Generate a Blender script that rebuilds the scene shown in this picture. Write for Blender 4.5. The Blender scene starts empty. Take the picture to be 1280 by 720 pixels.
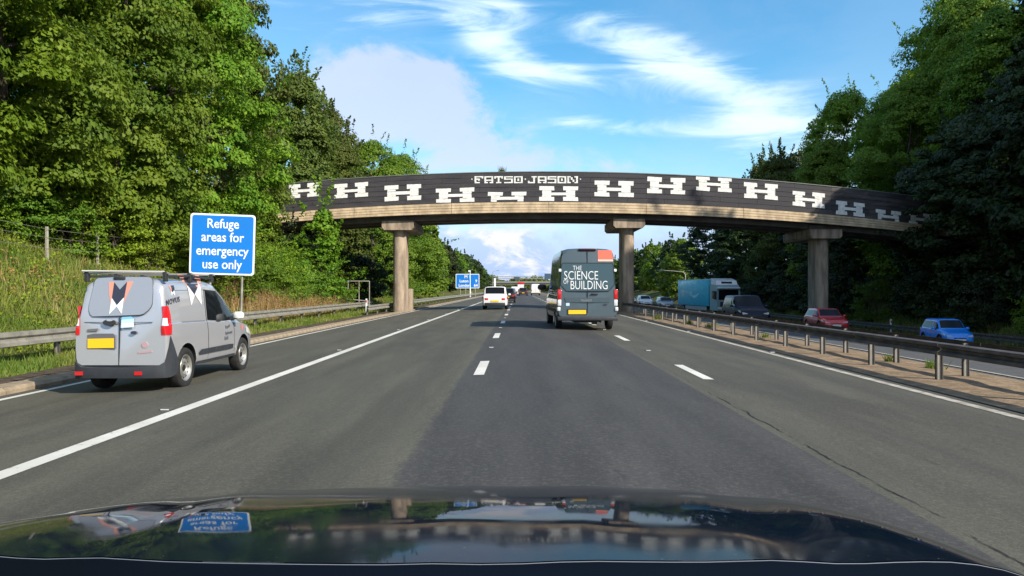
import bpy, bmesh, math, random
import numpy as np
from mathutils import Vector, Matrix
random.seed(4); rng = np.random.default_rng(7)
S = bpy.context.scene
COL = S.collection
R = math.radians

# ------------------------------------------------------------------ camera
CH = 1.35                       # camera height above the crown of the road
cam = bpy.data.cameras.new('camera'); camo = bpy.data.objects.new('camera', cam); COL.objects.link(camo)
camo.location = (0, 0, CH); camo.rotation_euler = (R(90), 0, 0)
cam.sensor_width = 36; cam.lens = 36 * 950 / 1280
cam.shift_x = -8 / 1280; cam.shift_y = 1 / 1280
cam.clip_start = 0.05; cam.clip_end = 6000
S.camera = camo
S.render.resolution_x = 1024; S.render.resolution_y = 576

# ------------------------------------------------------------------ light
SUN = Vector((0.76, -0.58, 0.62)).normalized()
EL = math.asin(SUN.z); AZ = math.atan2(SUN.x, SUN.y)
sl = bpy.data.lights.new('sun', 'SUN'); sl.energy = 4.6; sl.angle = R(0.6); sl.color = (1, 0.93, 0.80)
so = bpy.data.objects.new('sun', sl); COL.objects.link(so)
so.rotation_euler = (-SUN).to_track_quat('-Z', 'Y').to_euler()
V = S.view_settings
V.view_transform = 'Standard'; V.look = 'None'; V.exposure = 0.5; V.gamma = 1

W = bpy.data.worlds.new('World'); S.world = W; W.use_nodes = True
nt = W.node_tree; nt.nodes.clear()
class NG:
    """tiny node-graph helper"""
    def __init__(s, nt): s.nt = nt
    def n(s, t, **kw):
        x = s.nt.nodes.new(t)
        for k, v in kw.items(): setattr(x, k, v)
        return x
    def put(s, sock, v):
        if isinstance(v, bpy.types.NodeSocket): s.nt.links.new(v, sock)
        elif v is not None: sock.default_value = v
    def m(s, op, a, b=None, c=None, clamp=False):
        x = s.n('ShaderNodeMath', operation=op); x.use_clamp = clamp
        s.put(x.inputs[0], a)
        if b is not None: s.put(x.inputs[1], b)
        if c is not None: s.put(x.inputs[2], c)
        return x.outputs[0]
    def mix(s, f, a, b, mode='MIX'):
        x = s.n('ShaderNodeMix', data_type='RGBA', blend_type=mode)
        s.put(x.inputs[0], f); s.put(x.inputs[6], a); s.put(x.inputs[7], b)
        return x.outputs[2]
    def noise(s, vec, scale, detail=4, rough=0.55, dist=0.0):
        x = s.n('ShaderNodeTexNoise'); s.put(x.inputs['Vector'], vec)
        x.inputs['Scale'].default_value = scale; x.inputs['Detail'].default_value = detail
        x.inputs['Roughness'].default_value = rough; x.inputs['Distortion'].default_value = dist
        return x.outputs[0]
    def ramp(s, f, a, b, lo=0.0, hi=1.0, smooth=True):
        x = s.n('ShaderNodeMapRange', interpolation_type='SMOOTHSTEP' if smooth else 'LINEAR')
        s.put(x.inputs[0], f)
        for i, v in enumerate((a, b, lo, hi)): s.put(x.inputs[i + 1], v)
        return x.outputs[0]
    def mapping(s, vec, scale=(1, 1, 1), loc=(0, 0, 0), rot=(0, 0, 0)):
        x = s.n('ShaderNodeMapping'); s.put(x.inputs[0], vec)
        x.inputs[1].default_value = loc; x.inputs[2].default_value = rot; x.inputs[3].default_value = scale
        return x.outputs[0]
g = NG(nt)
sky = g.n('ShaderNodeTexSky', sky_type='NISHITA'); sky.sun_disc = False
sky.sun_elevation = EL; sky.sun_rotation = AZ; sky.air_density = 1.1; sky.dust_density = 0.5; sky.ozone_density = 3.0
tc = g.n('ShaderNodeTexCoord').outputs['Generated']
sp = g.n('ShaderNodeSeparateXYZ'); g.put(sp.inputs[0], tc)
dx, dy, dz = sp.outputs
yy = g.m('MAXIMUM', dy, 0.06)
u = g.m('DIVIDE', dx, yy); v = g.m('DIVIDE', dz, yy)
ahead = g.ramp(dy, 0.1, 0.5)
cv = g.n('ShaderNodeCombineXYZ')
zz = g.m('ADD', g.m('MAXIMUM', dz, 0.0), 0.28)
g.put(cv.inputs[0], g.m('DIVIDE', dx, zz)); g.put(cv.inputs[1], g.m('DIVIDE', dy, zz)); cv.inputs[2].default_value = 0.3
pv = cv.outputs[0]
n1 = g.noise(pv, 1.7, 7, 0.56, 0.4)
n2 = g.noise(g.mapping(tc, (5, 5, 11), (3, 1, 2)), 1.0, 7, 0.6, 0.5)
n2b = g.noise(g.mapping(tc, (15, 15, 24), (6, 2, 9)), 1.0, 7, 0.62, 0.4)
n3a = g.noise(g.mapping(tc, (7, 7, 13), (2, 3, 8)), 1.2, 7, 0.6, 0.5)
wisp = g.noise(g.mapping(tc, (3, 3, 14), (1, 5, 2), (0, R(24), 0)), 1.6, 8, 0.62, 1.2)
def blob(px, py, hw, hh, deg=0):
    cu, cvv = (px - 648) / 950, (361 - py) / 950
    a = R(-deg); du = g.m('SUBTRACT', u, cu); dv = g.m('SUBTRACT', v, cvv)
    p = g.m('ADD', g.m('MULTIPLY', du, math.cos(a)), g.m('MULTIPLY', dv, math.sin(a)))
    q = g.m('SUBTRACT', g.m('MULTIPLY', dv, math.cos(a)), g.m('MULTIPLY', du, math.sin(a)))
    r2 = g.m('ADD', g.m('POWER', g.m('ABSOLUTE', g.m('DIVIDE', p, hw / 950)), 2), g.m('POWER', g.m('ABSOLUTE', g.m('DIVIDE', q, hh / 950)), 2))
    return g.m('MULTIPLY', g.m('POWER', 2.718, g.m('MULTIPLY', r2, -1.0)), ahead)
def total(bl):
    t = bl[0]
    for b in bl[1:]: t = g.m('ADD', t, b)
    return t
white = total([blob(605, 45, 75, 22, 42), blob(690, 90, 75, 17, 10), blob(800, 60, 90, 26, 22), blob(900, 105, 110, 36, 26),
               blob(980, 160, 120, 45, 8), blob(430, 5, 150, 32, 6), blob(780, 160, 110, 12, 4), blob(610, -20, 60, 30, 50)])
mauve = total([blob(475, 95, 70, 36, 12), blob(440, 130, 60, 50, 0), blob(520, 165, 120, 45, 12), blob(650, 200, 150, 30, 0), blob(840, 320, 110, 60, 0), blob(560, 110, 50, 30, 0)])
low = total([blob(620, 305, 90, 30, 8), blob(655, 330, 120, 30, 0), blob(760, 300, 140, 35, 0), blob(540, 320, 90, 40, 0)])
dw = g.ramp(g.m('ADD', g.m('MULTIPLY', white, 0.55), g.m('MULTIPLY', g.m('SUBTRACT', wisp, 0.5), 2.3)), 0.05, 0.95)
dw = g.m('MULTIPLY', dw, g.m('MINIMUM', g.m('MULTIPLY', white, 1.6), 1.0))
dm = g.ramp(g.m('ADD', g.m('MULTIPLY', mauve, 0.7), g.m('MULTIPLY', g.m('SUBTRACT', g.m('ADD', g.m('MULTIPLY', n2, 0.55), g.m('MULTIPLY', n2b, 0.45)), 0.5), 5.0)), 0.12, 0.95)
dm = g.m('MULTIPLY', dm, g.m('MINIMUM', g.m('MULTIPLY', mauve, 2.0), 1.0))
dl = g.ramp(g.m('ADD', g.m('MULTIPLY', low, 0.45), g.m('MULTIPLY', g.m('SUBTRACT', n3a, 0.5), 3.4)), 0.12, 0.8)
dl = g.m('MULTIPLY', dl, g.m('MINIMUM', g.m('MULTIPLY', low, 2.0), 1.0))
gen = g.m('MULTIPLY', g.ramp(n1, 0.36, 0.60), g.m('SUBTRACT', 1.0, g.m('MULTIPLY', ahead, 0.85)))  # cloud cover mostly behind the camera, widened to neutralise the blue skylight
hs = g.n('ShaderNodeHueSaturation'); g.put(hs.inputs['Color'], sky.outputs[0])
hs.inputs['Saturation'].default_value = 1.32; hs.inputs['Value'].default_value = 1.5; hs.inputs['Hue'].default_value = 0.49
c = g.mix(g.m('MULTIPLY', dm, 0.75), hs.outputs[0], (5.4, 5.9, 7.6, 1))
c = g.mix(g.m('MULTIPLY', dl, 0.6), c, (4.0, 4.6, 7.0, 1))
c = g.mix(g.ramp(dz, 0.0, 0.16, 0.8, 0.0), c, (2.7, 4.2, 7.4, 1))
n3 = g.noise(g.mapping(tc, (9, 9, 16), (1, 7, 4)), 1.3, 6, 0.6, 0.4)
c = g.mix(g.m('MULTIPLY', g.m('MULTIPLY', dl, g.ramp(n3, 0.46, 0.58)), 0.9), c, (7.6, 7.5, 7.8, 1))
c = g.mix(g.m('MULTIPLY', dw, 0.85), c, (7.6, 9.0, 9.4, 1))
c = g.mix(g.m('MULTIPLY', gen, 0.7), c, (6.5, 6.6, 7.2, 1))
bg = g.n('ShaderNodeBackground'); g.put(bg.inputs[0], c); bg.inputs[1].default_value = 0.10
wo = g.n('ShaderNodeOutputWorld'); nt.links.new(bg.outputs[0], wo.inputs[0])

# ------------------------------------------------------------------ materials
MATS = {}
def mat(name, col, rough=0.6, metal=0.0, var=0.0, vscale=8.0, bump=0.0, bscale=30.0, col2=None, coat=0.0, spec=0.5, stretch=(1, 1, 1), emit=None, alpha=None):
    if name in MATS: return MATS[name]
    m = bpy.data.materials.new(name); m.use_nodes = True; g = NG(m.node_tree)
    b = m.node_tree.nodes['Principled BSDF']
    b.inputs['Roughness'].default_value = rough; b.inputs['Metallic'].default_value = metal
    b.inputs['Coat Weight'].default_value = coat; b.inputs['Coat Roughness'].default_value = 0.04
    b.inputs['Specular IOR Level'].default_value = spec
    c4 = (*col, 1)
    if var or bump:
        tc = g.mapping(g.n('ShaderNodeTexCoord').outputs['Object'], stretch)
    if var:
        n = g.noise(tc, vscale, 6, 0.6)
        f = g.ramp(n, 0.36, 0.66)
        d2 = col2 if col2 else tuple(x * (1 - var) for x in col)
        g.put(b.inputs['Base Color'], g.mix(f, (*d2, 1), c4))
        g.put(b.inputs['Roughness'], g.ramp(n, 0.3, 0.7, min(1, rough + 0.12), max(0.02, rough - 0.05)))
    else:
        b.inputs['Base Color'].default_value = c4
    if bump:
        bm_ = g.n('ShaderNodeBump'); bm_.inputs['Strength'].default_value = bump; bm_.inputs['Distance'].default_value = 0.02
        g.put(bm_.inputs['Height'], g.noise(tc, bscale, 5, 0.6)); g.put(b.inputs['Normal'], bm_.outputs[0])
    if emit:
        b.inputs['Emission Color'].default_value = (*emit[0], 1); b.inputs['Emission Strength'].default_value = emit[1]
    MATS[name] = m
    return m
concrete = mat('concrete', (0.44, 0.34, 0.25), 0.85, var=0.5, vscale=2.6, bump=0.5, bscale=22, stretch=(1, 1, 0.22))
fascia_m = mat('fascia_concrete', (0.68, 0.52, 0.34), 0.85, var=0.35, vscale=1.6, bump=0.4, bscale=25, stretch=(1.2, 1, 0.8))
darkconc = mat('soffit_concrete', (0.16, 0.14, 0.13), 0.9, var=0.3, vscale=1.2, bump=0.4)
board_m = mat('black_board_paint', (0.030, 0.028, 0.034), 0.7, var=0.5, vscale=1.2, bump=0.5, bscale=14, col2=(0.055, 0.050, 0.055), stretch=(0.5, 1, 4))
board_w = mat('weathered_board', (0.10, 0.09, 0.085), 0.85, var=0.6, vscale=0.9, bump=0.5, bscale=14, col2=(0.045, 0.042, 0.045), stretch=(0.7, 1, 3))
whitepaint = mat('white_letter_paint', (0.92, 0.91, 0.86), 0.7, var=0.22, vscale=5, bump=0.3)
steel = mat('galvanised_steel', (0.40, 0.38, 0.33), 0.5, 0.35, var=0.35, vscale=2.5, bump=0.15, bscale=40)
steel_d = mat('weathered_steel', (0.13, 0.11, 0.10), 0.6, 0.25, var=0.4, vscale=3, bump=0.2, bscale=40)
signblue = mat('sign_blue', (0.004, 0.20, 0.70), 0.45, var=0.08, vscale=2)
signwhite = mat('sign_white', (0.85, 0.88, 0.90), 0.5)
signgrey = mat('sign_back_grey', (0.25, 0.26, 0.27), 0.6, 0.3)
glass = mat('dark_glass', (0.008, 0.010, 0.012), 0.05, spec=0.16)
rubber = mat('tyre_rubber', (0.018, 0.018, 0.018), 0.85, var=0.3, vscale=20, bump=0.2, bscale=60)
blackpl = mat('black_plastic', (0.028, 0.030, 0.034), 0.55, var=0.2, vscale=10)
greypl = mat('grey_bumper_plastic', (0.034, 0.038, 0.046), 0.6, var=0.25, vscale=5, bump=0.1)
redlens = mat('red_lens', (0.55, 0.015, 0.02), 0.12, spec=0.8)
clearlens = mat('clear_lens', (0.75, 0.77, 0.78), 0.1, 0.2)
plate_y = mat('yellow_plate', (0.95, 0.55, 0.02), 0.4)
plate_w = mat('white_plate', (0.8, 0.8, 0.78), 0.4)
silverrim = mat('rim_silver', (0.50, 0.49, 0.46), 0.35, 0.7, var=0.25, vscale=9)
darkvoid = mat('wheel_arch_black', (0.008, 0.008, 0.008), 0.95)
bark = mat('bark', (0.11, 0.085, 0.06), 0.95, var=0.5, vscale=4, bump=0.9, bscale=14)
wood_post = mat('pale_post', (0.38, 0.36, 0.30), 0.9, var=0.3, vscale=5, bump=0.4)
def paint(name, col, metal=0.35, rough=0.3):
    return mat(name, col, rough, metal, var=0.10, vscale=2.5, coat=0.8)
silver_p = mat('silver_van_paint', (0.56, 0.56, 0.59), 0.30, 0.5, coat=1.0)
slate_p = paint('slate_blue_van_paint', (0.062, 0.092, 0.108), 0.2, 0.32)
white_p = paint('white_car_paint', (0.80, 0.81, 0.80), 0.0, 0.3)
navy_p = mat('navy_paint', (0.006, 0.016, 0.040), 0.3, 0.0, var=.1, spec=.2)
black_p = paint('black_paint', (0.010, 0.011, 0.013), 0.2)
red_p = paint('red_paint', (0.62, 0.012, 0.018), 0.1)
blue_p = paint('bright_blue_paint', (0.012, 0.28, 0.92), 0.05)
grey_p = paint('grey_paint', (0.22, 0.24, 0.26), 0.5)
teal_p = mat('teal_lorry_side', (0.03, 0.46, 0.62), 0.4, var=0.12, vscale=2, coat=0.2)
teal_l = mat('pale_teal_print', (0.30, 0.60, 0.70), 0.45)
orange = mat('orange_sticker', (0.85, 0.16, 0.10), 0.5)
pinkish = mat('pale_coral_sticker', (0.92, 0.55, 0.45), 0.5)
coral = mat('coral_graphic', (0.70, 0.30, 0.22), 0.4)
inkblue = mat('dark_graphic', (0.035, 0.04, 0.065), 0.4)
inkgrey = mat('grey_lettering', (0.10, 0.11, 0.13), 0.5)
printwhite = mat('white_print', (0.82, 0.83, 0.84), 0.45)
paleblue = mat('pale_blue_sticker', (0.50, 0.66, 0.80), 0.5)

def leafmat(name, c1, c2, c3, trans=0.35):
    m = bpy.data.materials.new(name); m.use_nodes = True; nt = m.node_tree; g = NG(nt)
    for n in list(nt.nodes): nt.nodes.remove(n)
    at = g.n('ShaderNodeAttribute', attribute_name='tint')
    oi = g.n('ShaderNodeObjectInfo')
    tc = g.n('ShaderNodeTexCoord').outputs['Object']
    big = g.ramp(g.noise(tc, 0.55, 3, 0.5), 0.38, 0.64)
    c = g.mix(big, (*c1, 1), (*c2, 1))
    c = g.mix(g.m('POWER', at.outputs['Fac'], 2.2), c, (*c3, 1))
    hs = g.n('ShaderNodeHueSaturation'); g.put(hs.inputs['Color'], c)
    g.put(hs.inputs['Hue'], g.ramp(oi.outputs['Random'], 0, 1, 0.486, 0.520, False))
    g.put(hs.inputs['Value'], g.ramp(oi.outputs['Random'], 0, 1, 0.78, 1.28, False))
    d = g.n('ShaderNodeBsdfPrincipled'); g.put(d.inputs['Base Color'], hs.outputs[0]); d.inputs['Roughness'].default_value = 0.62
    d.inputs['Specular IOR Level'].default_value = 0.3
    t = g.n('ShaderNodeBsdfTranslucent'); g.put(t.inputs[0], g.mix(0.5, hs.outputs[0], (0.16, 0.22, 0.015, 1)))
    mx = g.n('ShaderNodeMixShader'); mx.inputs[0].default_value = trans
    nt.links.new(d.outputs[0], mx.inputs[1]); nt.links.new(t.outputs[0], mx.inputs[2])
    o = g.n('ShaderNodeOutputMaterial'); nt.links.new(mx.outputs[0], o.inputs[0])
    MATS[name] = m; return m
leaf_bright = leafmat('leaf_bright', (0.10, 0.215, 0.013), (0.170, 0.300, 0.018), (0.30, 0.43, 0.035), 0.42)
leaf_mid = leafmat('leaf_mid', (0.090, 0.175, 0.015), (0.150, 0.240, 0.020), (0.26, 0.34, 0.03), 0.4)
leaf_olive = leafmat('leaf_olive', (0.070, 0.100, 0.018), (0.110, 0.140, 0.025), (0.17, 0.18, 0.035))
leaf_dark_shade = leafmat('leaf_dark_shade', (0.014, 0.028, 0.009), (0.028, 0.048, 0.012), (0.055, 0.08, 0.018), 0.15)  # dark leaf tone that also carries the deep shade of the right bank
leaf_lime = leafmat('leaf_lime', (0.15, 0.26, 0.016), (0.25, 0.35, 0.022), (0.34, 0.42, 0.04))
grass_m = leafmat('grass_blades', (0.11, 0.18, 0.022), (0.19, 0.22, 0.035), (0.36, 0.29, 0.10), 0.35)
straw_m = leafmat('dry_stalks', (0.36, 0.24, 0.11), (0.44, 0.28, 0.12), (0.56, 0.42, 0.22), 0.25)
dock_m = leafmat('rust_seedheads', (0.22, 0.11, 0.035), (0.28, 0.14, 0.05), (0.34, 0.20, 0.08), 0.2)

# ------------------------------------------------------------------ mesh helpers
class MB:
    def __init__(s): s.v = []; s.f = []; s.m = []
    def quad(s, pts, mi=0):
        b = len(s.v); s.v += [tuple(p) for p in pts]; s.f.append(tuple(range(b, b + len(pts)))); s.m.append(mi); return s
    def box(s, x0, x1, y0, y1, z0, z1, mi=0, bev=0.0):
        b = len(s.v)
        if bev <= 0:
            s.v += [(x, y, z) for z in (z0, z1) for y in (y0, y1) for x in (x0, x1)]
            for f in ((0, 2, 3, 1), (4, 5, 7, 6), (0, 1, 5, 4), (2, 6, 7, 3), (0, 4, 6, 2), (1, 3, 7, 5)):
                s.f.append(tuple(b + i for i in f)); s.m.append(mi)
            return s
        bm = bmesh.new(); bmesh.ops.create_cube(bm, size=1)
        for q in bm.verts: q.co = Vector(((x0 + x1) / 2 + q.co.x * (x1 - x0), (y0 + y1) / 2 + q.co.y * (y1 - y0), (z0 + z1) / 2 + q.co.z * (z1 - z0)))
        bmesh.ops.bevel(bm, geom=bm.edges[:], offset=bev, segments=2, profile=0.5, affect='EDGES')
        s.add_bm(bm, mi); bm.free(); return s
    def add_bm(s, bm, mi=0):
        b = len(s.v); bm.verts.index_update(); s.v += [tuple(q.co) for q in bm.verts]
        for f in bm.faces: s.f.append(tuple(b + q.index for q in f.verts)); s.m.append(mi)
    def tube(s, pts, radii, n=8, mi=0, caps=True):
        pts = [Vector(p) for p in pts]; b = len(s.v)
        if not hasattr(radii, '__len__'): radii = [radii] * len(pts)
        prev = None
        for i, p in enumerate(pts):
            d = (pts[min(i + 1, len(pts) - 1)] - pts[max(i - 1, 0)]).normalized()
            a = Vector((0, 0, 1)) if abs(d.z) < 0.9 else Vector((1, 0, 0))
            if prev is not None: a = prev
            s1 = (a - d * a.dot(d)).normalized(); s2 = d.cross(s1); prev = s1
            for k in range(n):
                t = 2 * math.pi * k / n
                s.v.append(tuple(p + (s1 * math.cos(t) + s2 * math.sin(t)) * radii[i]))
        for i in range(len(pts) - 1):
            for k in range(n):
                a0 = b + i * n + k; a1 = b + i * n + (k + 1) % n
                s.f.append((a0, a1, a1 + n, a0 + n)); s.m.append(mi)
        if caps:
            s.f.append(tuple(b + k for k in reversed(range(n)))); s.m.append(mi)
            e = b + (len(pts) - 1) * n; s.f.append(tuple(e + k for k in range(n))); s.m.append(mi)
        return s
    def sweep(s, prof, path, mi=0, closed=True):
        """prof: list of (a,b) offsets in X and Z; path: list of points running along Y mostly"""
        b = len(s.v); n = len(prof)
        for p in path:
            for (a, c) in prof: s.v.append((p[0] + a, p[1], p[2] + c))
        for i in range(len(path) - 1):
            for k in range(n if closed else n - 1):
                k2 = (k + 1) % n; a0 = b + i * n + k; a1 = b + i * n + k2
                s.f.append((a0, a1, a1 + n, a0 + n)); s.m.append(mi)
        if closed:
            s.f.append(tuple(b + k for k in reversed(range(n)))); s.m.append(mi)
            e = b + (len(path) - 1) * n; s.f.append(tuple(e + k for k in range(n))); s.m.append(mi)
        return s
    def lathe(s, prof, cx, cy, cz, n=24, mi=0):
        """profile of (axial x, radius), axis along X"""
        b = len(s.v)
        for (a, r) in prof:
            for k in range(n):
                t = 2 * math.pi * k / n; s.v.append((cx + a, cy + r * math.cos(t), cz + r * math.sin(t)))
        for i in range(len(prof) - 1):
            for k in range(n):
                a0 = b + i * n + k; a1 = b + i * n + (k + 1) % n
                s.f.append((a0, a1, a1 + n, a0 + n)); s.m.append(mi if not hasattr(mi, '__len__') else mi[i])
        return s
    def prism(s, poly, axis, a0, a1, mi=0):
        """poly of 2-tuples extruded along axis ('x': poly is (y,z); 'y': (x,z); 'z': (x,y))"""
        b = len(s.v); n = len(poly)
        def P(p, a): return {'x': (a, p[0], p[1]), 'y': (p[0], a, p[1]), 'z': (p[0], p[1], a)}[axis]
        s.v += [P(p, a0) for p in poly] + [P(p, a1) for p in poly]
        for k in range(n):
            k2 = (k + 1) % n; s.f.append((b + k, b + k2, b + n + k2, b + n + k)); s.m.append(mi)
        s.f.append(tuple(b + k for k in reversed(range(n)))); s.m.append(mi)
        s.f.append(tuple(b + n + k for k in range(n))); s.m.append(mi)
        return s
    def mesh(s, name, mats, smooth=None, recalc=True):
        me = bpy.data.meshes.new(name); me.from_pydata(s.v, [], s.f)
        if not isinstance(mats, (list, tuple)): mats = [mats]
        for m in mats: me.materials.append(m)
        if len(mats) > 1: me.polygons.foreach_set('material_index', s.m)
        if recalc:
            bm = bmesh.new(); bm.from_mesh(me); bmesh.ops.recalc_face_normals(bm, faces=bm.faces); bm.to_mesh(me); bm.free()
        if smooth is not None:
            me.polygons.foreach_set('use_smooth', [True] * len(me.polygons)); me.set_sharp_from_angle(angle=R(smooth))
        me.update(); return me
    def build(s, name, mats, parent=None, smooth=None, loc=None, label=None, recalc=True):
        return link(name, s.mesh(name, mats, smooth, recalc), parent, loc, label)
def link(name, me, parent=None, loc=None, label=None, rot=None, scale=None):
    o = bpy.data.objects.new(name, me); COL.objects.link(o)
    if parent: o.parent = parent
    if loc is not None: o.location = loc
    if rot is not None: o.rotation_euler = rot
    if scale is not None: o.scale = scale
    if label: o['label'] = label
    return o
def thing(name, label, cat, loc=(0, 0, 0), rz=0, group=None, scale=None):
    o = bpy.data.objects.new(name, None); COL.objects.link(o); o.empty_display_size = 0.3
    o.location = loc; o.rotation_euler = (0, 0, rz); o['label'] = label; o['category'] = cat
    if group: o['group'] = group
    if scale is not None: o.scale = (scale, scale, scale) if not hasattr(scale, '__len__') else scale
    return o
def tag(o, label, cat, group=None, kind=None):
    o['label'] = label; o['category'] = cat
    if group: o['group'] = group
    if kind: o['kind'] = kind
    return o
def struct(o, label=None):
    o['kind'] = 'structure'
    if label: o['label'] = label
    return o
def clone(root, loc, rz, label, group=None, scale=None):
    r = root.copy(); COL.objects.link(r); r.location = loc; r.rotation_euler = (0, 0, rz)
    if scale is not None: r.scale = scale if hasattr(scale, '__len__') else (scale,) * 3
    r['label'] = label
    if group: r['group'] = group
    for ch in list(root.children):
        c = ch.copy(); COL.objects.link(c); c.parent = r
        for gch in ch.children:
            d = gch.copy(); COL.objects.link(d); d.parent = c
    return r
def text_mesh(txt, size=1.0, offset=0.0, extrude=0.004, xs=1.0, align='CENTER', spacing=1.0):
    """flat lettering in the x/z plane facing -Y, as a mesh"""
    cu = bpy.data.curves.new('lettering', 'FONT'); cu.body = txt; cu.size = size; cu.offset = offset; cu.extrude = extrude
    cu.align_x = align; cu.space_character = spacing; cu.resolution_u = 3; cu.align_y = 'CENTER'
    o = bpy.data.objects.new('lettering', cu); COL.objects.link(o)
    dg = bpy.context.evaluated_depsgraph_get(); me = bpy.data.meshes.new_from_object(o.evaluated_get(dg))
    COL.objects.unlink(o); bpy.data.objects.remove(o); bpy.data.curves.remove(cu)
    me.transform(Matrix.Diagonal((xs, 1, 1, 1))); me.transform(Matrix.Rotation(R(90), 4, 'X'))
    me.name = 'lettering'
    return me
def letters(txt, m, parent, loc, size, rot=(0, 0, 0), name='lettering', fit=None, **kw):
    me = text_mesh(txt, size, **kw)
    if fit:
        X_ = [v_.co.x for v_ in me.vertices]; Z_ = [v_.co.z for v_ in me.vertices]; cx_, cz_ = (min(X_) + max(X_)) / 2, (min(Z_) + max(Z_)) / 2
        me.transform(Matrix.Diagonal((fit[0] / (max(X_) - min(X_)), 1, fit[1] / (max(Z_) - min(Z_)), 1)) @ Matrix.Translation((-cx_, 0, -cz_)))
    me.materials.clear(); me.materials.append(m)
    return link(name, me, parent, loc, rot=rot)
def poly_patch(poly, fn, m, name, parent, thick=0.004):
    b = MB(); b.v = [fn(*p) for p in poly]; b.f = [tuple(range(len(poly)))]; b.m = [0]
    return b.build(name, m, parent, recalc=False)

# ------------------------------------------------------------------ terrain
def road_z(x):
    x = np.asarray(x, float)
    return np.where(x > 9, -0.27 - 0.09 * (x - 9), -0.03 * np.abs(x))
def vnoise(x, y, s, seed=0):
    return (np.sin(x * s * 1.3 + 1.7 + seed) * np.cos(y * s + 0.6 * seed) + 0.6 * np.sin(x * s * 2.7 + y * s * 2.1 + seed * 3) + 0.4 * np.sin(y * s * 3.9 - x * s * 1.1 + seed)) / 2
GX = [-900, -60, -40, -25, -19.5, -15.5, -10.9, -8.3, -7.4, 6.2, 9.0, 23.2, 24.5, 27, 33, 41, 60, 900]
GZ = [8, 8, 7.6, 6.2, 4.6, 2.3, -0.2, -0.26, -0.30, -0.30, -0.38, -1.66, -1.65, -0.6, 3.2, 6.2, 7.5, 8]
def ground(x, y):
    x = np.asarray(x, float); y = np.asarray(y, float)
    z = np.interp(x, GX, GZ)
    k = np.interp(y, [-60, 58, 95, 300, 600, 900], [1, 1, 0.55, 0.5, 0.3, 0.25])
    z = np.where(z > -0.2, -0.2 + (z + 0.2) * k, z)
    amp = np.clip((np.abs(x - 1) - 12) / 8, 0, 1) * np.where(x > 0, np.clip((x - 25) / 5, 0, 1), 1)
    return z + amp * (0.28 * vnoise(x, y, 0.35) + 0.12 * vnoise(x, y, 1.1, 2)) + 0.02 * vnoise(x, y, 2.1, 4) * np.where((x < -8.4) | (x > 24), 1, 0)
def grid_mesh(name, xs, ys, zf, m, smooth=True):
    X, Y = np.meshgrid(xs, ys); Z = zf(X, Y); nx, ny = len(xs), len(ys)
    me = bpy.data.meshes.new(name)
    i = np.arange(nx * ny).reshape(ny, nx)
    q = np.stack([i[:-1, :-1], i[:-1, 1:], i[1:, 1:], i[1:, :-1]], -1).reshape(-1, 4)
    me.vertices.add(nx * ny); me.vertices.foreach_set('co', np.stack([X, Y, Z], -1).ravel())
    me.loops.add(q.size); me.loops.foreach_set('vertex_index', q.ravel())
    me.polygons.add(len(q)); me.polygons.foreach_set('loop_start', np.arange(len(q)) * 4)
    me.update(calc_edges=True); me.validate()
    me.materials.append(m); me.polygons.foreach_set('use_smooth', np.full(len(q), smooth))
    return me

# ground material: grass with bare soil patches
def soil_mat():
    m = bpy.data.materials.new('grassy_ground'); m.use_nodes = True; g = NG(m.node_tree); b = m.node_tree.nodes['Principled BSDF']
    p = g.n('ShaderNodeTexCoord').outputs['Object']
    a = g.ramp(g.noise(p, 0.5, 6, 0.65), 0.38, 0.65); c = g.ramp(g.noise(p, 6, 5, 0.7), 0.3, 0.7)
    col = g.mix(a, (0.05, 0.075, 0.018, 1), (0.11, 0.12, 0.035, 1)); col = g.mix(g.m('MULTIPLY', c, 0.5), col, (0.15, 0.12, 0.06, 1))
    g.put(b.inputs['Base Color'], col); b.inputs['Roughness'].default_value = 1; b.inputs['Specular IOR Level'].default_value = 0.1
    bp = g.n('ShaderNodeBump'); bp.inputs['Distance'].default_value = 0.1; g.put(bp.inputs['Height'], g.noise(p, 9, 5, 0.7)); g.put(b.inputs['Normal'], bp.outputs[0])
    return m
xs = np.unique(np.concatenate([[-900, -500, -250, -140, -90, -60], np.arange(-44, -7, 0.8), [-8.3, -7.4, 6.2, 9.0, 15, 23.2], np.arange(24, 46, 0.9), [50, 60, 90, 140, 250, 500, 900]]))
ysg = np.unique(np.concatenate([np.arange(-60, 110, 1.0), np.arange(110, 400, 6), [450, 520, 600, 750, 900, 1200, 1700, 2500]]))
struct(link('ground', grid_mesh('ground', xs, ysg, ground, soil_mat())))

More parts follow.
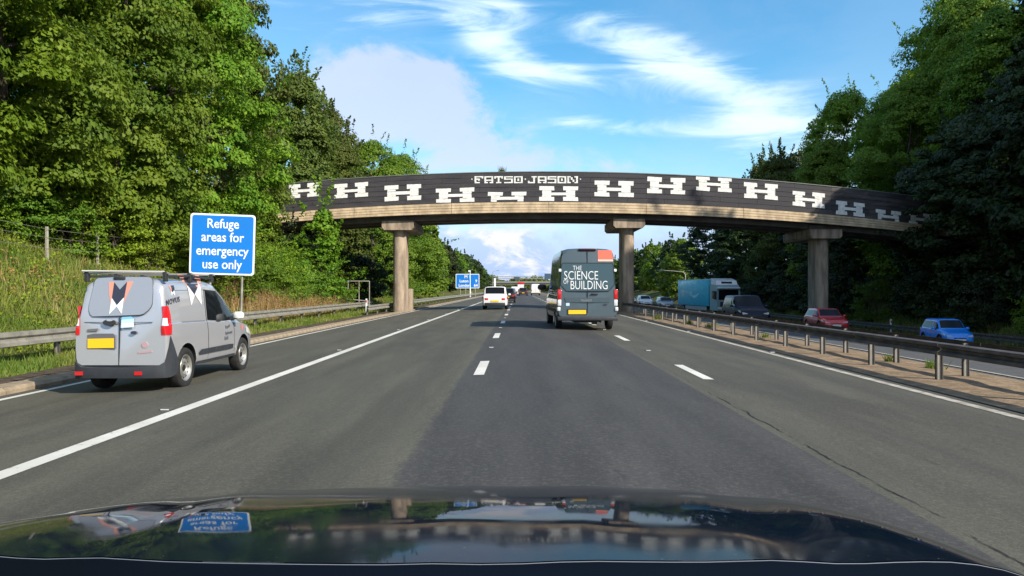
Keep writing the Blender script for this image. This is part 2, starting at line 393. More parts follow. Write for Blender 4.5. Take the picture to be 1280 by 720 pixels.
# asphalt
def asphalt_mat():
    m = bpy.data.materials.new('asphalt'); m.use_nodes = True; g = NG(m.node_tree); b = m.node_tree.nodes['Principled BSDF']
    p = g.n('ShaderNodeTexCoord').outputs['Object']
    s = g.n('ShaderNodeSeparateXYZ'); g.put(s.inputs[0], p); x = s.outputs[0]; y = s.outputs[1]
    wob = g.m('MULTIPLY', g.m('SUBTRACT', g.noise(p, 1.7, 8, 0.8), 0.5), 0.28)
    xl = g.m('ADD', x, wob)
    dark = g.m('MULTIPLY', g.ramp(xl, -0.93, -0.85), g.ramp(x, 2.50, 2.53, 1, 0))
    fine = g.ramp(g.noise(p, 60, 3, 0.8), 0.25, 0.75); mid = g.ramp(g.noise(g.mapping(p, (1, 0.12, 1)), 2.3, 6, 0.6), 0.3, 0.72)
    lt = g.mix(mid, (0.088, 0.084, 0.062, 1), (0.130, 0.124, 0.092, 1)); dk = g.mix(mid, (0.052, 0.050, 0.050, 1), (0.078, 0.075, 0.074, 1))
    col = g.mix(dark, lt, dk)
    rd = g.ramp(x, 2.53, 2.9); col = g.mix(g.m('MULTIPLY', rd, 0.55), col, g.mix(mid, (0.080, 0.074, 0.056, 1), (0.112, 0.104, 0.080, 1)))
    col = g.mix(g.m('MULTIPLY', g.ramp(g.noise(p, 160, 2, 0.9), 0.58, 0.75), 0.35), col, (0.30, 0.28, 0.24, 1))
    pt = g.ramp(g.noise(g.mapping(p, (1, 0.25, 1)), 0.55, 5, 0.65), 0.48, 0.62); col = g.mix(g.m('MULTIPLY', pt, 0.30), col, (0.034, 0.032, 0.031, 1))
    oil = g.m('MULTIPLY', g.ramp(g.noise(g.mapping(p, (2.2, 0.4, 1), (5, 3, 0)), 1.4, 5, 0.7), 0.62, 0.72), 0.35); col = g.mix(oil, col, (0.018, 0.017, 0.018, 1))
    col = g.mix(g.m('MULTIPLY', fine, 0.62), col, (0.02, 0.02, 0.02, 1))
    col = g.mix(g.m('MULTIPLY', g.ramp(g.noise(p, 24, 5, 0.85), 0.50, 0.62), 0.35), col, (0.17, 0.16, 0.13, 1))
    # loose chippings on the ragged joint
    j = g.m('MULTIPLY', g.ramp(g.m('ABSOLUTE', g.m('ADD', xl, 0.95)), 0.0, 0.16, 1, 0), g.ramp(g.noise(p, 26, 4, 0.8), 0.52, 0.62))
    col = g.mix(g.m('MULTIPLY', j, 0.5), col, (0.16, 0.15, 0.12, 1))
    # sealed crack
    cx = g.m('ADD', x, g.m('MULTIPLY', g.m('SUBTRACT', g.noise(p, 1.1, 6, 0.7), 0.5), 0.22))
    cr = g.m('MULTIPLY', g.ramp(g.m('ABSOLUTE', g.m('SUBTRACT', cx, 2.62)), 0.004, 0.022, 1, 0), g.ramp(g.noise(g.mapping(p, (1, 0.3, 1)), 2.6, 5, 0.7), 0.42, 0.56))
    cr = g.m('MULTIPLY', cr, g.ramp(y, 9.5, 12.5, 1, 0.25))
    col = g.mix(cr, col, (0.008, 0.007, 0.007, 1))
    # rubber tracks worn into each lane
    for c0 in (-3.1, -1.5, 0.35, 2.0, 3.7, 5.2):
        t = g.ramp(g.m('ABSOLUTE', g.m('SUBTRACT', x, c0)), 0.1, 0.42, 0.16, 0); col = g.mix(t, col, (0.026, 0.025, 0.026, 1))
    g.put(b.inputs['Base Color'], col); b.inputs['Roughness'].default_value = 0.82; b.inputs['Specular IOR Level'].default_value = 0.35
    bp = g.n('ShaderNodeBump'); bp.inputs['Distance'].default_value = 0.004; bp.inputs['Strength'].default_value = 0.8
    g.put(bp.inputs['Height'], g.m('SUBTRACT', g.noise(p, 90, 3, 0.7), g.m('MULTIPLY', cr, 2.5))); g.put(b.inputs['Normal'], bp.outputs[0])
    return m
asph = asphalt_mat()
asph2 = mat('asphalt_far_carriageway', (0.085, 0.085, 0.086), 0.85, var=0.3, vscale=3, bump=0.3, bscale=70)
ysr = np.unique(np.concatenate([np.arange(-60, 120, 4.0), np.arange(120, 1500, 40)]))
road = struct(link('road', grid_mesh('road', np.array([-7.62, -7.3, -5.7, -4.0, -2, -0.5, 0, 0.5, 2, 4, 5, 6.25]), ysr, lambda X, Y: road_z(X), asph)), 'near carriageway with a darker resurfaced middle lane')
road2 = struct(link('road', grid_mesh('road', np.array([8.75, 12, 16, 20, 23.2]), ysr, lambda X, Y: road_z(X), asph2)), 'far carriageway beyond the central barrier')
# central reservation
dirt = mat('sandy_dirt', (0.31, 0.225, 0.15), 1.0, var=0.5, vscale=3.5, bump=1.0, bscale=14, col2=(0.20, 0.145, 0.095), spec=0.1)
debris = mat('verge_debris', (0.13, 0.10, 0.075), 1.0, var=0.5, vscale=5, bump=1.0, bscale=20, spec=0.1)
cr_x = np.array([6.2, 6.5, 6.9, 7.4, 7.9, 8.4, 8.78]); ysc = np.concatenate([np.arange(-20, 60, 0.5), np.arange(60, 1400, 20)])
struct(link('central_reservation', grid_mesh('central_reservation', cr_x, ysc, lambda X, Y: road_z(X) + 0.012 + 0.03 * np.sin((X - 6.2) / 2.58 * math.pi) * (1 + vnoise(X, Y, 2.2)), dirt)), 'sandy dirt strip between the carriageways')
vb_x = np.array([-9.3, -9.0, -8.6, -8.2, -8.02]); 
struct(link('verge', grid_mesh('verge', vb_x, ysc, lambda X, Y: ground(X, Y) + 0.05 + 0.03 * vnoise(X, Y, 2.6) - 0.09 * (X < -9.2), debris)), 'brown debris strip behind the kerb')
# kerb : concrete units
kerb_m = mat('kerb_concrete', (0.40, 0.31, 0.21), 0.9, var=0.4, vscale=3, bump=0.5, bscale=25)
kroot = struct(MB().sweep([(0, 0), (-0.40, 0), (-0.40, -0.15), (0, -0.15)], [(-7.62, y, -0.155) for y in (44.0, 200, 1000)]).build('kerb', kerb_m))
ku = MB().prism([(-7.62, -0.3), (-7.62, -0.175), (-7.68, -0.13), (-8.02, -0.13), (-8.02, -0.3)], 'y', 0, 0.905).mesh('kerb_unit', kerb_m)
for k in range(44): 
    o = link('kerb_unit', ku, kroot, (random.uniform(-.006, .006), 4.0 + k * 0.915, random.uniform(-0.005, 0.005)))

# markings
line_m = bpy.data.materials.new('road_paint'); line_m.use_nodes = True
g = NG(line_m.node_tree); b = line_m.node_tree.nodes['Principled BSDF']; p = g.n('ShaderNodeTexCoord').outputs['Object']
wear = g.ramp(g.noise(p, 11, 9, 0.80), 0.56, 0.66); big = g.ramp(g.noise(p, 0.7, 4, 0.6), 0.3, 0.7)
g.put(b.inputs['Base Color'], g.mix(g.m('MULTIPLY', wear, 0.8), g.mix(big, (0.58, 0.56, 0.50, 1), (0.72, 0.70, 0.64, 1)), (0.09, 0.088, 0.08, 1))); b.inputs['Roughness'].default_value = 0.7
line_old = mat('worn_road_paint', (0.50, 0.46, 0.39), 0.8, var=0.5, vscale=5, col2=(0.27, 0.24, 0.20))
def lz(x): return float(road_z(x))
def solid(name, xc, w, m, parent, y0=-20, y1=900):
    xsl = np.array([xc - w / 2, xc + w / 2]); return link(name, grid_mesh(name, xsl, np.array([y0, 0, 20, 60, 200, y1]), lambda X, Y: road_z(X) + 0.005, m), parent)
solid('edge_line', -7.30, 0.13, line_m, road); solid('edge_line', -4.08, 0.20, line_m, road); solid('edge_line', 5.93, 0.16, line_old, road)
solid('edge_line', 9.25, 0.16, line_old, road2)
def dash_mesh(L, w):
    xsl = np.linspace(-w / 2, w / 2, 2); return grid_mesh('lane_dash', xsl, np.array([-L / 2, L / 2]), lambda X, Y: X * 0, line_m)
dm_ = dash_mesh(2.3, 0.17)
stud = MB().box(-0.07, 0.07, -0.06, 0.06, 0, 0.02, 0, 0.008).box(-0.05, 0.05, -0.065, -0.05, 0.004, 0.017, 1).mesh('road_stud', [mat('stud_iron', (0.12, 0.12, 0.11), 0.6, 0.5), clearlens])
for xc in (-0.63, 3.02):
    for k in range(22):
        y = 13.2 + 9 * k
        tilt = math.atan(0.03) * (1 if xc < 0 else -1)
        link('lane_dash', dm_, road, (xc, y, lz(xc) + 0.006), rot=(0, -tilt, 0))
        if k < 12: link('road_stud', stud, road, (xc, y + 4.5, lz(xc)))
for k in range(-1, 12):
    link('road_stud', stud, road, (-4.30, 9.3 + 9 * k, lz(-4.3)), scale=(1, 1, 1)); 
    if k > 0: link('road_stud', stud, road, (6.1, 9.3 + 9 * k, lz(6.1)))
for xc in (13.4, 17.9):
    for k in range(14): link('lane_dash', dm_, road2, (xc, 16 + 9 * k, lz(xc) + 0.01), rot=(0, math.atan(0.09), 0))

# ------------------------------------------------------------------ foliage
def leaves_to_mesh(name, C, N, size, tint, m, asp=0.62, jitter=0.0):
    """one small diamond-ish quad per leaf"""
    n = len(C); N = N / np.linalg.norm(N, axis=1, keepdims=True)
    A = np.cross(N, rng.normal(size=(n, 3))); A /= np.linalg.norm(A, axis=1, keepdims=True); B = np.cross(N, A)
    s = size[:, None] if hasattr(size, '__len__') else size
    a = A * s; b = B * s * asp
    co = np.stack([C - a, C + b * 1.0 + a * 0.1 - N * s * 0.18, C + a, C - b * 1.0 + a * 0.1 - N * s * 0.18], 1).reshape(-1, 3)
    me = bpy.data.meshes.new(name); me.vertices.add(4 * n); me.vertices.foreach_set('co', co.astype(np.float32).ravel())
    me.loops.add(4 * n); me.loops.foreach_set('vertex_index', np.arange(4 * n, dtype=np.int32))
    me.polygons.add(n); me.polygons.foreach_set('loop_start', np.arange(n, dtype=np.int32) * 4)
    me.update(calc_edges=True)
    at = me.attributes.new('tint', 'FLOAT', 'FACE'); at.data.foreach_set('value', tint.astype(np.float32))
    me.materials.append(m); return me
def blades_mesh(name, P, h, w, lean, tint, m):
    n = len(P); th = rng.uniform(0, 2 * math.pi, n); d = np.stack([np.cos(th), np.sin(th), np.zeros(n)], 1)
    ph = rng.uniform(0, 2 * math.pi, n); l = np.stack([np.cos(ph), np.sin(ph), np.zeros(n)], 1) * (lean * h * rng.uniform(0.2, 1, n))[:, None]
    up = np.zeros((n, 3)); up[:, 2] = h
    co = np.stack([P - d * w[:, None], P + d * w[:, None], P + l + up], 1).reshape(-1, 3)
    me = bpy.data.meshes.new(name); me.vertices.add(3 * n); me.vertices.foreach_set('co', co.astype(np.float32).ravel())
    me.loops.add(3 * n); me.loops.foreach_set('vertex_index', np.arange(3 * n, dtype=np.int32))
    me.polygons.add(n); me.polygons.foreach_set('loop_start', np.arange(n, dtype=np.int32) * 3)
    me.update(calc_edges=True)
    at = me.attributes.new('tint', 'FLOAT', 'FACE'); at.data.foreach_set('value', tint.astype(np.float32))
    me.materials.append(m); return me
def crown(name, m, H, base, rx, nclump, per, leaf=0.11, droop=0.35, clump_r=0.85, spray=20, pointy=0.0, seed=0):
    """crown of leaf clumps: an uneven envelope from height base to H"""
    r = np.random.default_rng(seed)
    Cs = []; Ns = []; T = []
    k = 0; ctr = []
    lobes = [(r.uniform(0, 6.28), r.uniform(-0.6, 0.9), r.uniform(0.10, 0.34)) for _ in range(7)]
    while k < nclump:
        t = r.uniform(0, 1); a = r.uniform(0, 2 * math.pi)
        env = (math.sin(math.pi * min(1, 0.12 + t * 0.88)) ** 0.55) * (1 - pointy * t)
        bump_ = 1 + sum(w * math.cos(a - la) * math.exp(-((t * 2 - 1 - lt) / 0.45) ** 2) for la, lt, w in lobes)
        rad = rx * env * bump_ * (0.45 + 0.55 * math.sqrt(r.uniform(0.05, 1)))
        ctr.append((math.cos(a) * rad, math.sin(a) * rad, base + (H - base) * t)); k += 1
    ctr = np.array(ctr)
    for c in ctr:
        n = int(per * r.uniform(0.6, 1.4)); cr = clump_r * r.uniform(0.55, 1.25)
        d = r.normal(size=(n, 3)); d /= np.linalg.norm(d, axis=1, keepdims=True); d[:, 2] = d[:, 2] * 0.7 + 0.15
        rad = cr * r.uniform(0.35, 1, n) ** 0.5
        p = d * rad[:, None] * np.array([1, 1, 0.62])
        p[:, 2] -= droop * (p[:, 0] ** 2 + p[:, 1] ** 2) / cr
        out = np.array([c[0], c[1], 0]); out /= (np.linalg.norm(out) + 1e-6)
        Cs.append(c + p); Ns.append(d * 0.55 + np.array([0, 0, 0.55]) + out * 0.35 + r.normal(size=(n, 3)) * 0.42)
        T.append(np.clip(r.normal(0.35 + 0.25 * r.uniform(-1, 1), 0.2, n), 0, 1))
    # sprays: thin leafy twigs that break the outline
    tw = MB()
    for i in range(spray):
        c = ctr[r.integers(len(ctr))]; out = np.array([c[0], c[1], (c[2] - base) * 0.5]); out /= (np.linalg.norm(out) + 1e-6)
        out = out + np.array([0, 0, 0.55]) + r.normal(size=3) * 0.25; out /= np.linalg.norm(out)
        L = r.uniform(1.0, 2.1); s0 = c + out * 0.5; n = 34
        tt = r.uniform(0, 1, n); bend = np.array([0, 0, -0.25 * L])
        p = s0 + out * (tt * L)[:, None] + bend * (tt ** 2)[:, None] + r.normal(size=(n, 3)) * (0.11 * (1.1 - tt))[:, None]
        Cs.append(p); Ns.append(r.normal(size=(n, 3)) + np.array([0, 0, 0.6])); T.append(np.full(n, 0.25))
    C = np.concatenate(Cs); N = np.concatenate(Ns); T = np.concatenate(T)
    return leaves_to_mesh(name, C, N, leaf * r.uniform(0.7, 1.3, len(C)), T, m)
def trunk_mesh(H, base, rx, r0, seed, nl=9, multi=1):
    rr = random.Random(seed); b = MB()
    for q in range(multi):
        ox, oy = (rr.uniform(-.5, .5), rr.uniform(-.5, .5)) if multi > 1 else (0, 0)
        pts = [(ox, oy, -0.6)]; n = 6
        for i in range(1, n + 1):
            t = i / n; pts.append((ox * (1 + t) + rr.uniform(-.3, .3) * t * 1.5, oy * (1 + t) + rr.uniform(-.3, .3) * t * 1.5, H * 0.88 * t))
        b.tube(pts, [r0 * (1.25 if i == 0 else 1 - 0.85 * i / n) for i in range(n + 1)], 8)
        for j in range(nl):
            t = rr.uniform(0.22, 0.85); i = int(t * n); p0 = Vector(pts[i]).lerp(Vector(pts[min(i + 1, n)]), t * n - i)
            a = rr.uniform(0, 6.28); L = rx * rr.uniform(0.6, 0.95) * (1.1 - t * 0.5); u_ = Vector((math.cos(a), math.sin(a), rr.uniform(0.25, 0.7)))
            p1 = p0 + u_ * L * 0.5 + Vector((0, 0, rr.uniform(-.1, .2))); p2 = p0 + u_ * L + Vector((rr.uniform(-.3, .3), rr.uniform(-.3, .3), rr.uniform(-.2, .5)))
            rb = r0 * (1 - t * 0.8) * 0.42; b.tube([p0, p1, p2], [rb, rb * 0.6, rb * 0.15], 6)
            p3 = p1 + Vector((-u_.y, u_.x, 0.5)) * L * 0.4; b.tube([p1, p3], [rb * 0.5, rb * 0.1], 5)
    return b.mesh('trunk', bark, smooth=60)
PROTO = {}
def proto(key, m, H, base, rx, ncl, per, r0=0.2, multi=1, nl=9, **kw):
    PROTO[key] = (trunk_mesh(H, base, rx, r0, len(PROTO) + 3, nl, multi), crown('crown', m, H, base, rx, ncl, per, seed=len(PROTO) + 11, **kw))
proto('bright', leaf_bright, 12.5, 0.5, 4.0, 215, 360, 0.22, leaf=0.088, clump_r=1.05, droop=.5, spray=30, nl=14)
proto('mid', leaf_mid, 13, 0.6, 3.9, 225, 300, 0.24, leaf=0.086, spray=50, clump_r=1.0, droop=.45, nl=14)
proto('olive', leaf_olive, 12, 0.8, 3.4, 200, 190, 0.18, leaf=0.10, spray=110, pointy=0.25, nl=14)
proto('dark', leaf_dark_shade, 13, 0.3, 4.2, 330, 130, 0.26, leaf=0.14, spray=40)
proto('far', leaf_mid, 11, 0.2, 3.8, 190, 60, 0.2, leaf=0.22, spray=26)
proto('fardark', leaf_dark_shade, 11, 0.2, 3.8, 190, 60, 0.2, leaf=0.22, spray=26)
proto('sapling', leaf_bright, 5.4, 0.2, 1.15, 46, 70, 0.06, nl=6, leaf=0.10, clump_r=0.5, spray=16, pointy=0.3)
proto('bush', leaf_mid, 2.6, 0.0, 1.7, 60, 130, 0.05, multi=4, nl=4, leaf=0.065, clump_r=0.6, spray=26)
proto('limebush', leaf_lime, 2.4, 0.0, 1.7, 60, 140, 0.05, multi=4, nl=4, leaf=0.06, clump_r=0.55, spray=34)
proto('darkbush', leaf_dark_shade, 2.8, 0.0, 1.9, 60, 120, 0.05, multi=4, nl=4, leaf=0.08, clump_r=0.6, spray=24)
def plant(key, x, y, label, cat='tree', group=None, s=1.0, name=None, zs=1.0, dz=0.0):
    tm, cm = PROTO[key]; z = float(ground(x, y)) - 0.1 + dz
    name = name or ('broadleaf_tree' if 'bush' not in key else 'bush')
    t = thing(name, label, cat, (x, y, z), random.uniform(0, 6.28), group, (s, s, s * zs))
    link('trunk' if 'bush' not in key else 'stem', tm, t); link('crown' if 'bush' not in key else 'foliage', cm, t)
    return t
LT = 'trees on the left embankment'
# (kind, x, y, scale, zscale, label)
near_left = [
 ('bright', -18.8, 16.5, 1.05, 1.15, 'bright green tree at the left edge of the photo, overhanging the fence'),
 ('bright', -18.3, 21.5, 1.0, 1.2, 'bright leafy tree with hanging pale clumps, second along the left embankment'),
 ('mid', -21.5, 19.5, 1.2, 1.25, 'tall dark-hearted tree behind the leftmost bright tree'),
 ('mid', -18.0, 26.5, 1.0, 1.3, 'tall tree behind the refuge sign, its crown filling the top left sky'),
 ('bright', -22, 27, 1.15, 1.3, 'tall bright tree rising out of the top of the photo left of the refuge sign'),
 ('mid', -16.6, 31.5, 0.98, 1.36, 'tree with wispy top twigs against the sky above the refuge sign'),
 ('bright', -20.2, 33.5, 1.1, 1.45, 'broad green tree behind the wispy-topped one'),
 ('bright', -16.6, 36.5, 0.92, 1.3, 'green tree leaning over the left end of the footbridge lettering'),
 ('olive', -17.4, 41.5, 1.05, 1.48, 'tall olive green tree just before the left end of the bridge'),
 ('mid', -17.6, 45.2, 0.92, 1.15, 'leafy tree covering the left end of the black parapet'),
]
for k, x, y, s, zs, lab in near_left: plant(k, x, y, lab, s=s, zs=zs, group=LT)
for i, (x, y, s) in enumerate([(-22, 12, 1.05), (-18.5, 10, .95), (-24.5, 22.5, 1.25), (-26, 31, 1.25), (-24, 38, 1.05)]):
    plant('mid' if i % 2 else 'bright', x, y, 'broadleaf tree deep in the left embankment wood, showing only between nearer crowns', s=s, group='deep trees of the left wood')
for i, (k, x, y, s, lab) in enumerate([
 ('olive', -17.5, 60, 1.25, 'olive tree standing behind the left end of the bridge parapet'),
 ('olive', -15.6, 66, .98, 'pointed feathery tree above the parapet left of the painted name'),
 ('mid', -14.2, 74, 1.1, 'green tree seen under the bridge just right of the left pier'),
 ('olive', -19, 74, 1.3, 'taller olive tree in the second row beyond the bridge on the left'),
 ('mid', -13.4, 87, 1.22, 'tree with bare side twigs against the sky under the bridge'),
 ('far', -13.4, 101, 1.12, 'rounded tree behind the grassy slope before the blue route sign')]):
    plant(k, x, y, lab, s=s)
for i in range(26):
    y = 118 + i * 13 + random.uniform(-3, 3)
    plant('far' if i % 3 else 'fardark', -14.6 - random.uniform(0, 3.5) - i * 0.10, y, 'distant tree in the receding row left of the motorway beyond the route sign', s=random.uniform(.75, 1.0), group='receding tree row on the left')
# wood beyond the bridge on the left, second line
for i in range(8): plant('far', -20 - random.uniform(0, 3), 66 + i * 11, 'tree in the back row of the wood beyond the bridge on the left', s=random.uniform(.95, 1.15), group='back row beyond the bridge on the left')
# shrubs on the left slope
for k, x, y, s, lab in [
 ('limebush', -17.6, 30, 1.2, 'lime green bush behind the top left corner of the refuge sign'),
 ('bush', -18.3, 25.5, 1.1, 'mid green bush at the end of the post fence left of the refuge sign'),
 ('limebush', -15.6, 33.5, 1.0, 'small yellow-green bush directly behind the refuge sign'),
 ('bush', -14.2, 32.2, 0.8, 'green bush behind the posts of the refuge sign'),
 ('bush', -13.0, 33.5, 0.95, 'large green bush right of the refuge sign'),
 ('limebush', -15.2, 36.5, 1.1, 'bright yellow-green bush below the trees right of the refuge sign'),
 ('bush', -12.4, 38, 0.8, 'low green bush among dry stalks between sign and bridge'),
 ('bush', -12.2, 43, 0.9, 'bushy shrub at the foot of the sapling before the bridge'),
 ('limebush', -14.2, 42, 1.0, 'pale shrub on the slope under the left end of the bridge'),
 ('bush', -11.4, 47.5, 0.7, 'low shrub beside the grey tube frame left of the pier'),
 ('darkbush', -14.5, 48, 1.1, 'dark shrub in the shade under the left bridge span'),
 ('darkbush', -12.0, 57, 1.2, 'dark shrub in the shade behind the left pier'),
 ('darkbush', -15.5, 55, 1.4, 'large dark shrub against the left abutment'),
 ('bush', -18.2, 17.5, 1.0, 'green bush along the top of the grass bank at the left edge'),
 ('bush', -18.6, 21, 1.0, 'dark green bush above the fence left of the grey van'),
 ('bush', -11.9, 72, 1.0, 'soft green bush under the trees right of the left pier'),
 ('bush', -12.6, 80, 1.1, 'bush on the grassy slope beyond the left pier')]:
    plant(k, x, y, lab, 'bush', s=s)
plant('sapling', -11.9, 46.0, 'slender young tree in front of the left end of the bridge parapet', 'sapling', name='sapling', s=1.15)
# right side
for k, x, y, s, zs, lab in [
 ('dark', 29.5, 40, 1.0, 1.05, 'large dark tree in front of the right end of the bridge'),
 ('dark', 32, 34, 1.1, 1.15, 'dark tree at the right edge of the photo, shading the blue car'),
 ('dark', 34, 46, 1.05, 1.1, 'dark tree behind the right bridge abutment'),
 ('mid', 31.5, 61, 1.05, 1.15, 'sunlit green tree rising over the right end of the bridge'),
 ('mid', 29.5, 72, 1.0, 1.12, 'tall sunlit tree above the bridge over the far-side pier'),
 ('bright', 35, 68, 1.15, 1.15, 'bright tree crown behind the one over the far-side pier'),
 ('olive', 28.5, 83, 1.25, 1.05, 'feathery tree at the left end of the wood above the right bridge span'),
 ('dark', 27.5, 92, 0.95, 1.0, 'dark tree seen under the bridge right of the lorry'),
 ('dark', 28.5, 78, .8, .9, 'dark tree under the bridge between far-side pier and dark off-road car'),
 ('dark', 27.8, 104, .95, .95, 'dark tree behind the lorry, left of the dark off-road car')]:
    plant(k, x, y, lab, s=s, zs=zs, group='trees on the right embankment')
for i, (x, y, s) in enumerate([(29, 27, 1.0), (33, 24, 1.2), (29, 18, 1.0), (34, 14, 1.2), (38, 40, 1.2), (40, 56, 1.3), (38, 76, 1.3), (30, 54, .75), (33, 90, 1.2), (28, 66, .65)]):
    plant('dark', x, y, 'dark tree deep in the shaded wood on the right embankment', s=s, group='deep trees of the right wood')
for i in range(24):
    y = 116 + i * 12 + random.uniform(-3, 3)
    plant('far' if i % 3 else 'fardark', 27.5 + random.uniform(0, 3.5) + i * 0.25, y, 'distant tree in the receding row right of the far carriageway', s=random.uniform(.7, 1.0), group='receding tree row on the right')
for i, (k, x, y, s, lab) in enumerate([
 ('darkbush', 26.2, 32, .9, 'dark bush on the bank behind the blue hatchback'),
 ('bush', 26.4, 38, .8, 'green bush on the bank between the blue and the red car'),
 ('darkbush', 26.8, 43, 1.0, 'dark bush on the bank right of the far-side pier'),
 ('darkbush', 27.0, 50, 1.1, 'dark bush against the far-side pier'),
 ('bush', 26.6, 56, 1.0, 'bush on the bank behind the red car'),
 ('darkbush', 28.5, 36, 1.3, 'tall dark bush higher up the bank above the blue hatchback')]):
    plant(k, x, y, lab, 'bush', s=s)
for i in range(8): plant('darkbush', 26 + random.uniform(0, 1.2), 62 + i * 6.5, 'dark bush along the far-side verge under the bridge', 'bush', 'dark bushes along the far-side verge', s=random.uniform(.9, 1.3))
for i, (k, x, y, s, zs) in enumerate([('mid', 33, 52, 1.15, 1.15), ('mid', 36.5, 60, 1.3, 1.2), ('bright', 33.5, 78, 1.2, 1.25), ('mid', 40, 70, 1.4, 1.3), ('dark', 29.3, 46.8, 1.0, 0.92), ('dark', 36, 30, 1.3, 1.3), ('dark', 41, 48, 1.4, 1.3), ('olive', 31.0, 96, 1.25, 1.1)]):
    plant(k, x, y, ['broad tree filling the wood just right of and above the bridge end', 'tree in the second row above the right end of the parapet', 'leafy tree behind the feathery one over the right bridge span', 'tallest tree at the back of the wood right of the bridge', 'dark tree hiding the right end of the black parapet', 'tall dark tree at the top right corner of the photo', 'large dark tree behind the top right corner of the bridge', 'olive tree rising behind the teal lorry'][i], s=s, zs=zs, group='trees on the right embankment')
for i in range(20):
    y = 31.5 + i * 0.85; x = -11.9 - random.uniform(0, 3.8)
    if (y > 44 and x > -13) or x > -11.7: x -= .8
    plant(random.choice(['limebush', 'bush', 'limebush', 'bush']), x, y, 'green shrub in the mass spilling down the bank between refuge sign and bridge', 'bush', 'shrubs spilling down the left bank', s=random.uniform(.45, .85))
for i, (x, y, sc_) in enumerate([(-16.4, 27.5, .8), (-16.0, 29.5, .9), (-14.6, 30.2, .6), (-16.8, 32, 1.1), (-14.9, 32.6, .8), (-16.6, 35, 1.2), (-14.4, 35.4, .9), (-15.6, 38.5, 1.1), (-13.6, 39, .8), (-17, 25.5, .8)]):
    plant('limebush' if i % 3 else 'bush', x, y, 'yellow-green bush spilling out of the wood down the bank around the refuge sign', 'bush', 'yellow-green bushes around the refuge sign', s=sc_)
for i in range(9):
    plant('bush' if i % 2 else 'limebush', -17.6 - random.uniform(0, 1.2), 15.5 + i * 1.6, 'low shrub along the foot of the wood above the wire fence', 'bush', 'shrubs above the wire fence', s=random.uniform(.6, .95))
# far wood closing the view
def far_wood():
    C = []; 
    for k in range(90):
        x = random.uniform(-160, 170); y = random.uniform(560, 680); h = random.uniform(7, 13)
        n = 420; d = rng.normal(size=(n, 3)); d /= np.linalg.norm(d, axis=1, keepdims=True)
        C.append(np.array([x, y, h * 0.5]) + d * np.array([7, 5, h * 0.6]) * rng.uniform(.7, 1, n)[:, None])
    C = np.concatenate(C); return leaves_to_mesh('woodland', C, rng.normal(size=C.shape) + np.array([0, -.4, .6]), rng.uniform(.8, 1.5, len(C)), rng.uniform(0, 1, len(C)), leaf_olive)
tag(link('woodland', far_wood()), 'far-off wooded skyline where the motorway vanishes', 'woodland', kind='stuff')

# grass
def scatter(n, x0, x1, y0, y1, power=1.0):
    t = rng.uniform(0, 1, n) ** power
    return np.stack([rng.uniform(x0, x1, n), y0 + (y1 - y0) * t], 1)
P = np.concatenate([scatter(150000, -17.5, -9.0, 9, 48, 1.2), scatter(45000, -17.5, -9.0, 48, 120, 1.2), scatter(14000, 24.3, 29, 24, 100, 1)])
dens = vnoise(P[:, 0], P[:, 1], 1.4, 3); keep = rng.uniform(-1.1, 0.9, len(P)) < dens + 0.35; P = P[keep]
Zg = ground(P[:, 0], P[:, 1]) - 0.02
h = (0.16 + 0.10 * vnoise(P[:, 0], P[:, 1], 0.8, 5) + 0.25 * rng.uniform(0, 1, len(P)) ** 3) * np.interp(P[:, 0], [-13, -11, -9.5, -9, 24], [0.85, 0.8, 0.6, 0.4, 1]) * np.interp(P[:, 1], [9, 60, 120], [1, 1.3, 2.2])
h = np.clip(h, 0.06, 1.2)
tint = np.clip(0.36 + 0.5 * vnoise(P[:, 0], P[:, 1], 0.6, 9) + rng.normal(0, .22, len(P)), 0, 1)
tag(link('grass', blades_mesh('grass', np.column_stack([P, Zg]), h, 0.012 + 0.010 * np.interp(P[:, 1], [9, 120], [0.6, 4]), 0.7, tint, grass_m)), 'rough green and yellowing grass on the left bank and verges', 'grass', kind='stuff')
# dry stalks and rusty seedheads
Q = []
for (cx_, cy_, sx, sy, n) in [(-12.0, 34, 1.0, 2.5, 900), (-11.6, 40.5, 1.0, 2.5, 1100), (-12.6, 44, .9, 1.5, 700), (-11.2, 36.5, .4, 3.0, 800), (-11.1, 43, .35, 3, 700), (-14.2, 22, 1.3, 4, 200), (-12.4, 27, .8, 2.0, 300), (-11.5, 47.5, .7, 1.5, 300), (-13.8, 26, 1.1, 3, 120)]:
    Q.append(np.column_stack([rng.normal(cx_, sx * .6, n), rng.normal(cy_, sy * .6, n)]))
Q = np.concatenate(Q); Q = Q[(Q[:, 0] < -10.7)]; zq = ground(Q[:, 0], Q[:, 1])
tag(link('dry_grass', blades_mesh('dry_grass', np.column_stack([Q, zq]), rng.uniform(0.5, 1.35, len(Q)) * np.interp(Q[:, 1], [24, 31], [.45, 1]), rng.uniform(.006, .014, len(Q)), 0.35, rng.uniform(0, 1, len(Q)), straw_m)), 'tall dry straw-coloured stalks between the refuge sign and the bridge', 'dry grass', kind='stuff')
D = []; 
for i in rng.choice(len(Q), 900, replace=False):
    n = 14; hh = rng.uniform(.5, 1.1) * (.5 if Q[i, 1] < 28 else 1); D.append(np.array([Q[i, 0], Q[i, 1], zq[i]]) + np.column_stack([rng.normal(0, .05, n), rng.normal(0, .05, n), rng.uniform(hh * .55, hh, n)]))
D = np.concatenate(D); tag(link('seedheads', leaves_to_mesh('seedheads', D, rng.normal(size=D.shape), rng.uniform(.02, .045, len(D)), rng.uniform(0, 1, len(D)), dock_m)), 'rusty brown weed seedheads among the dry stalks on the left bank', 'weeds', kind='stuff')
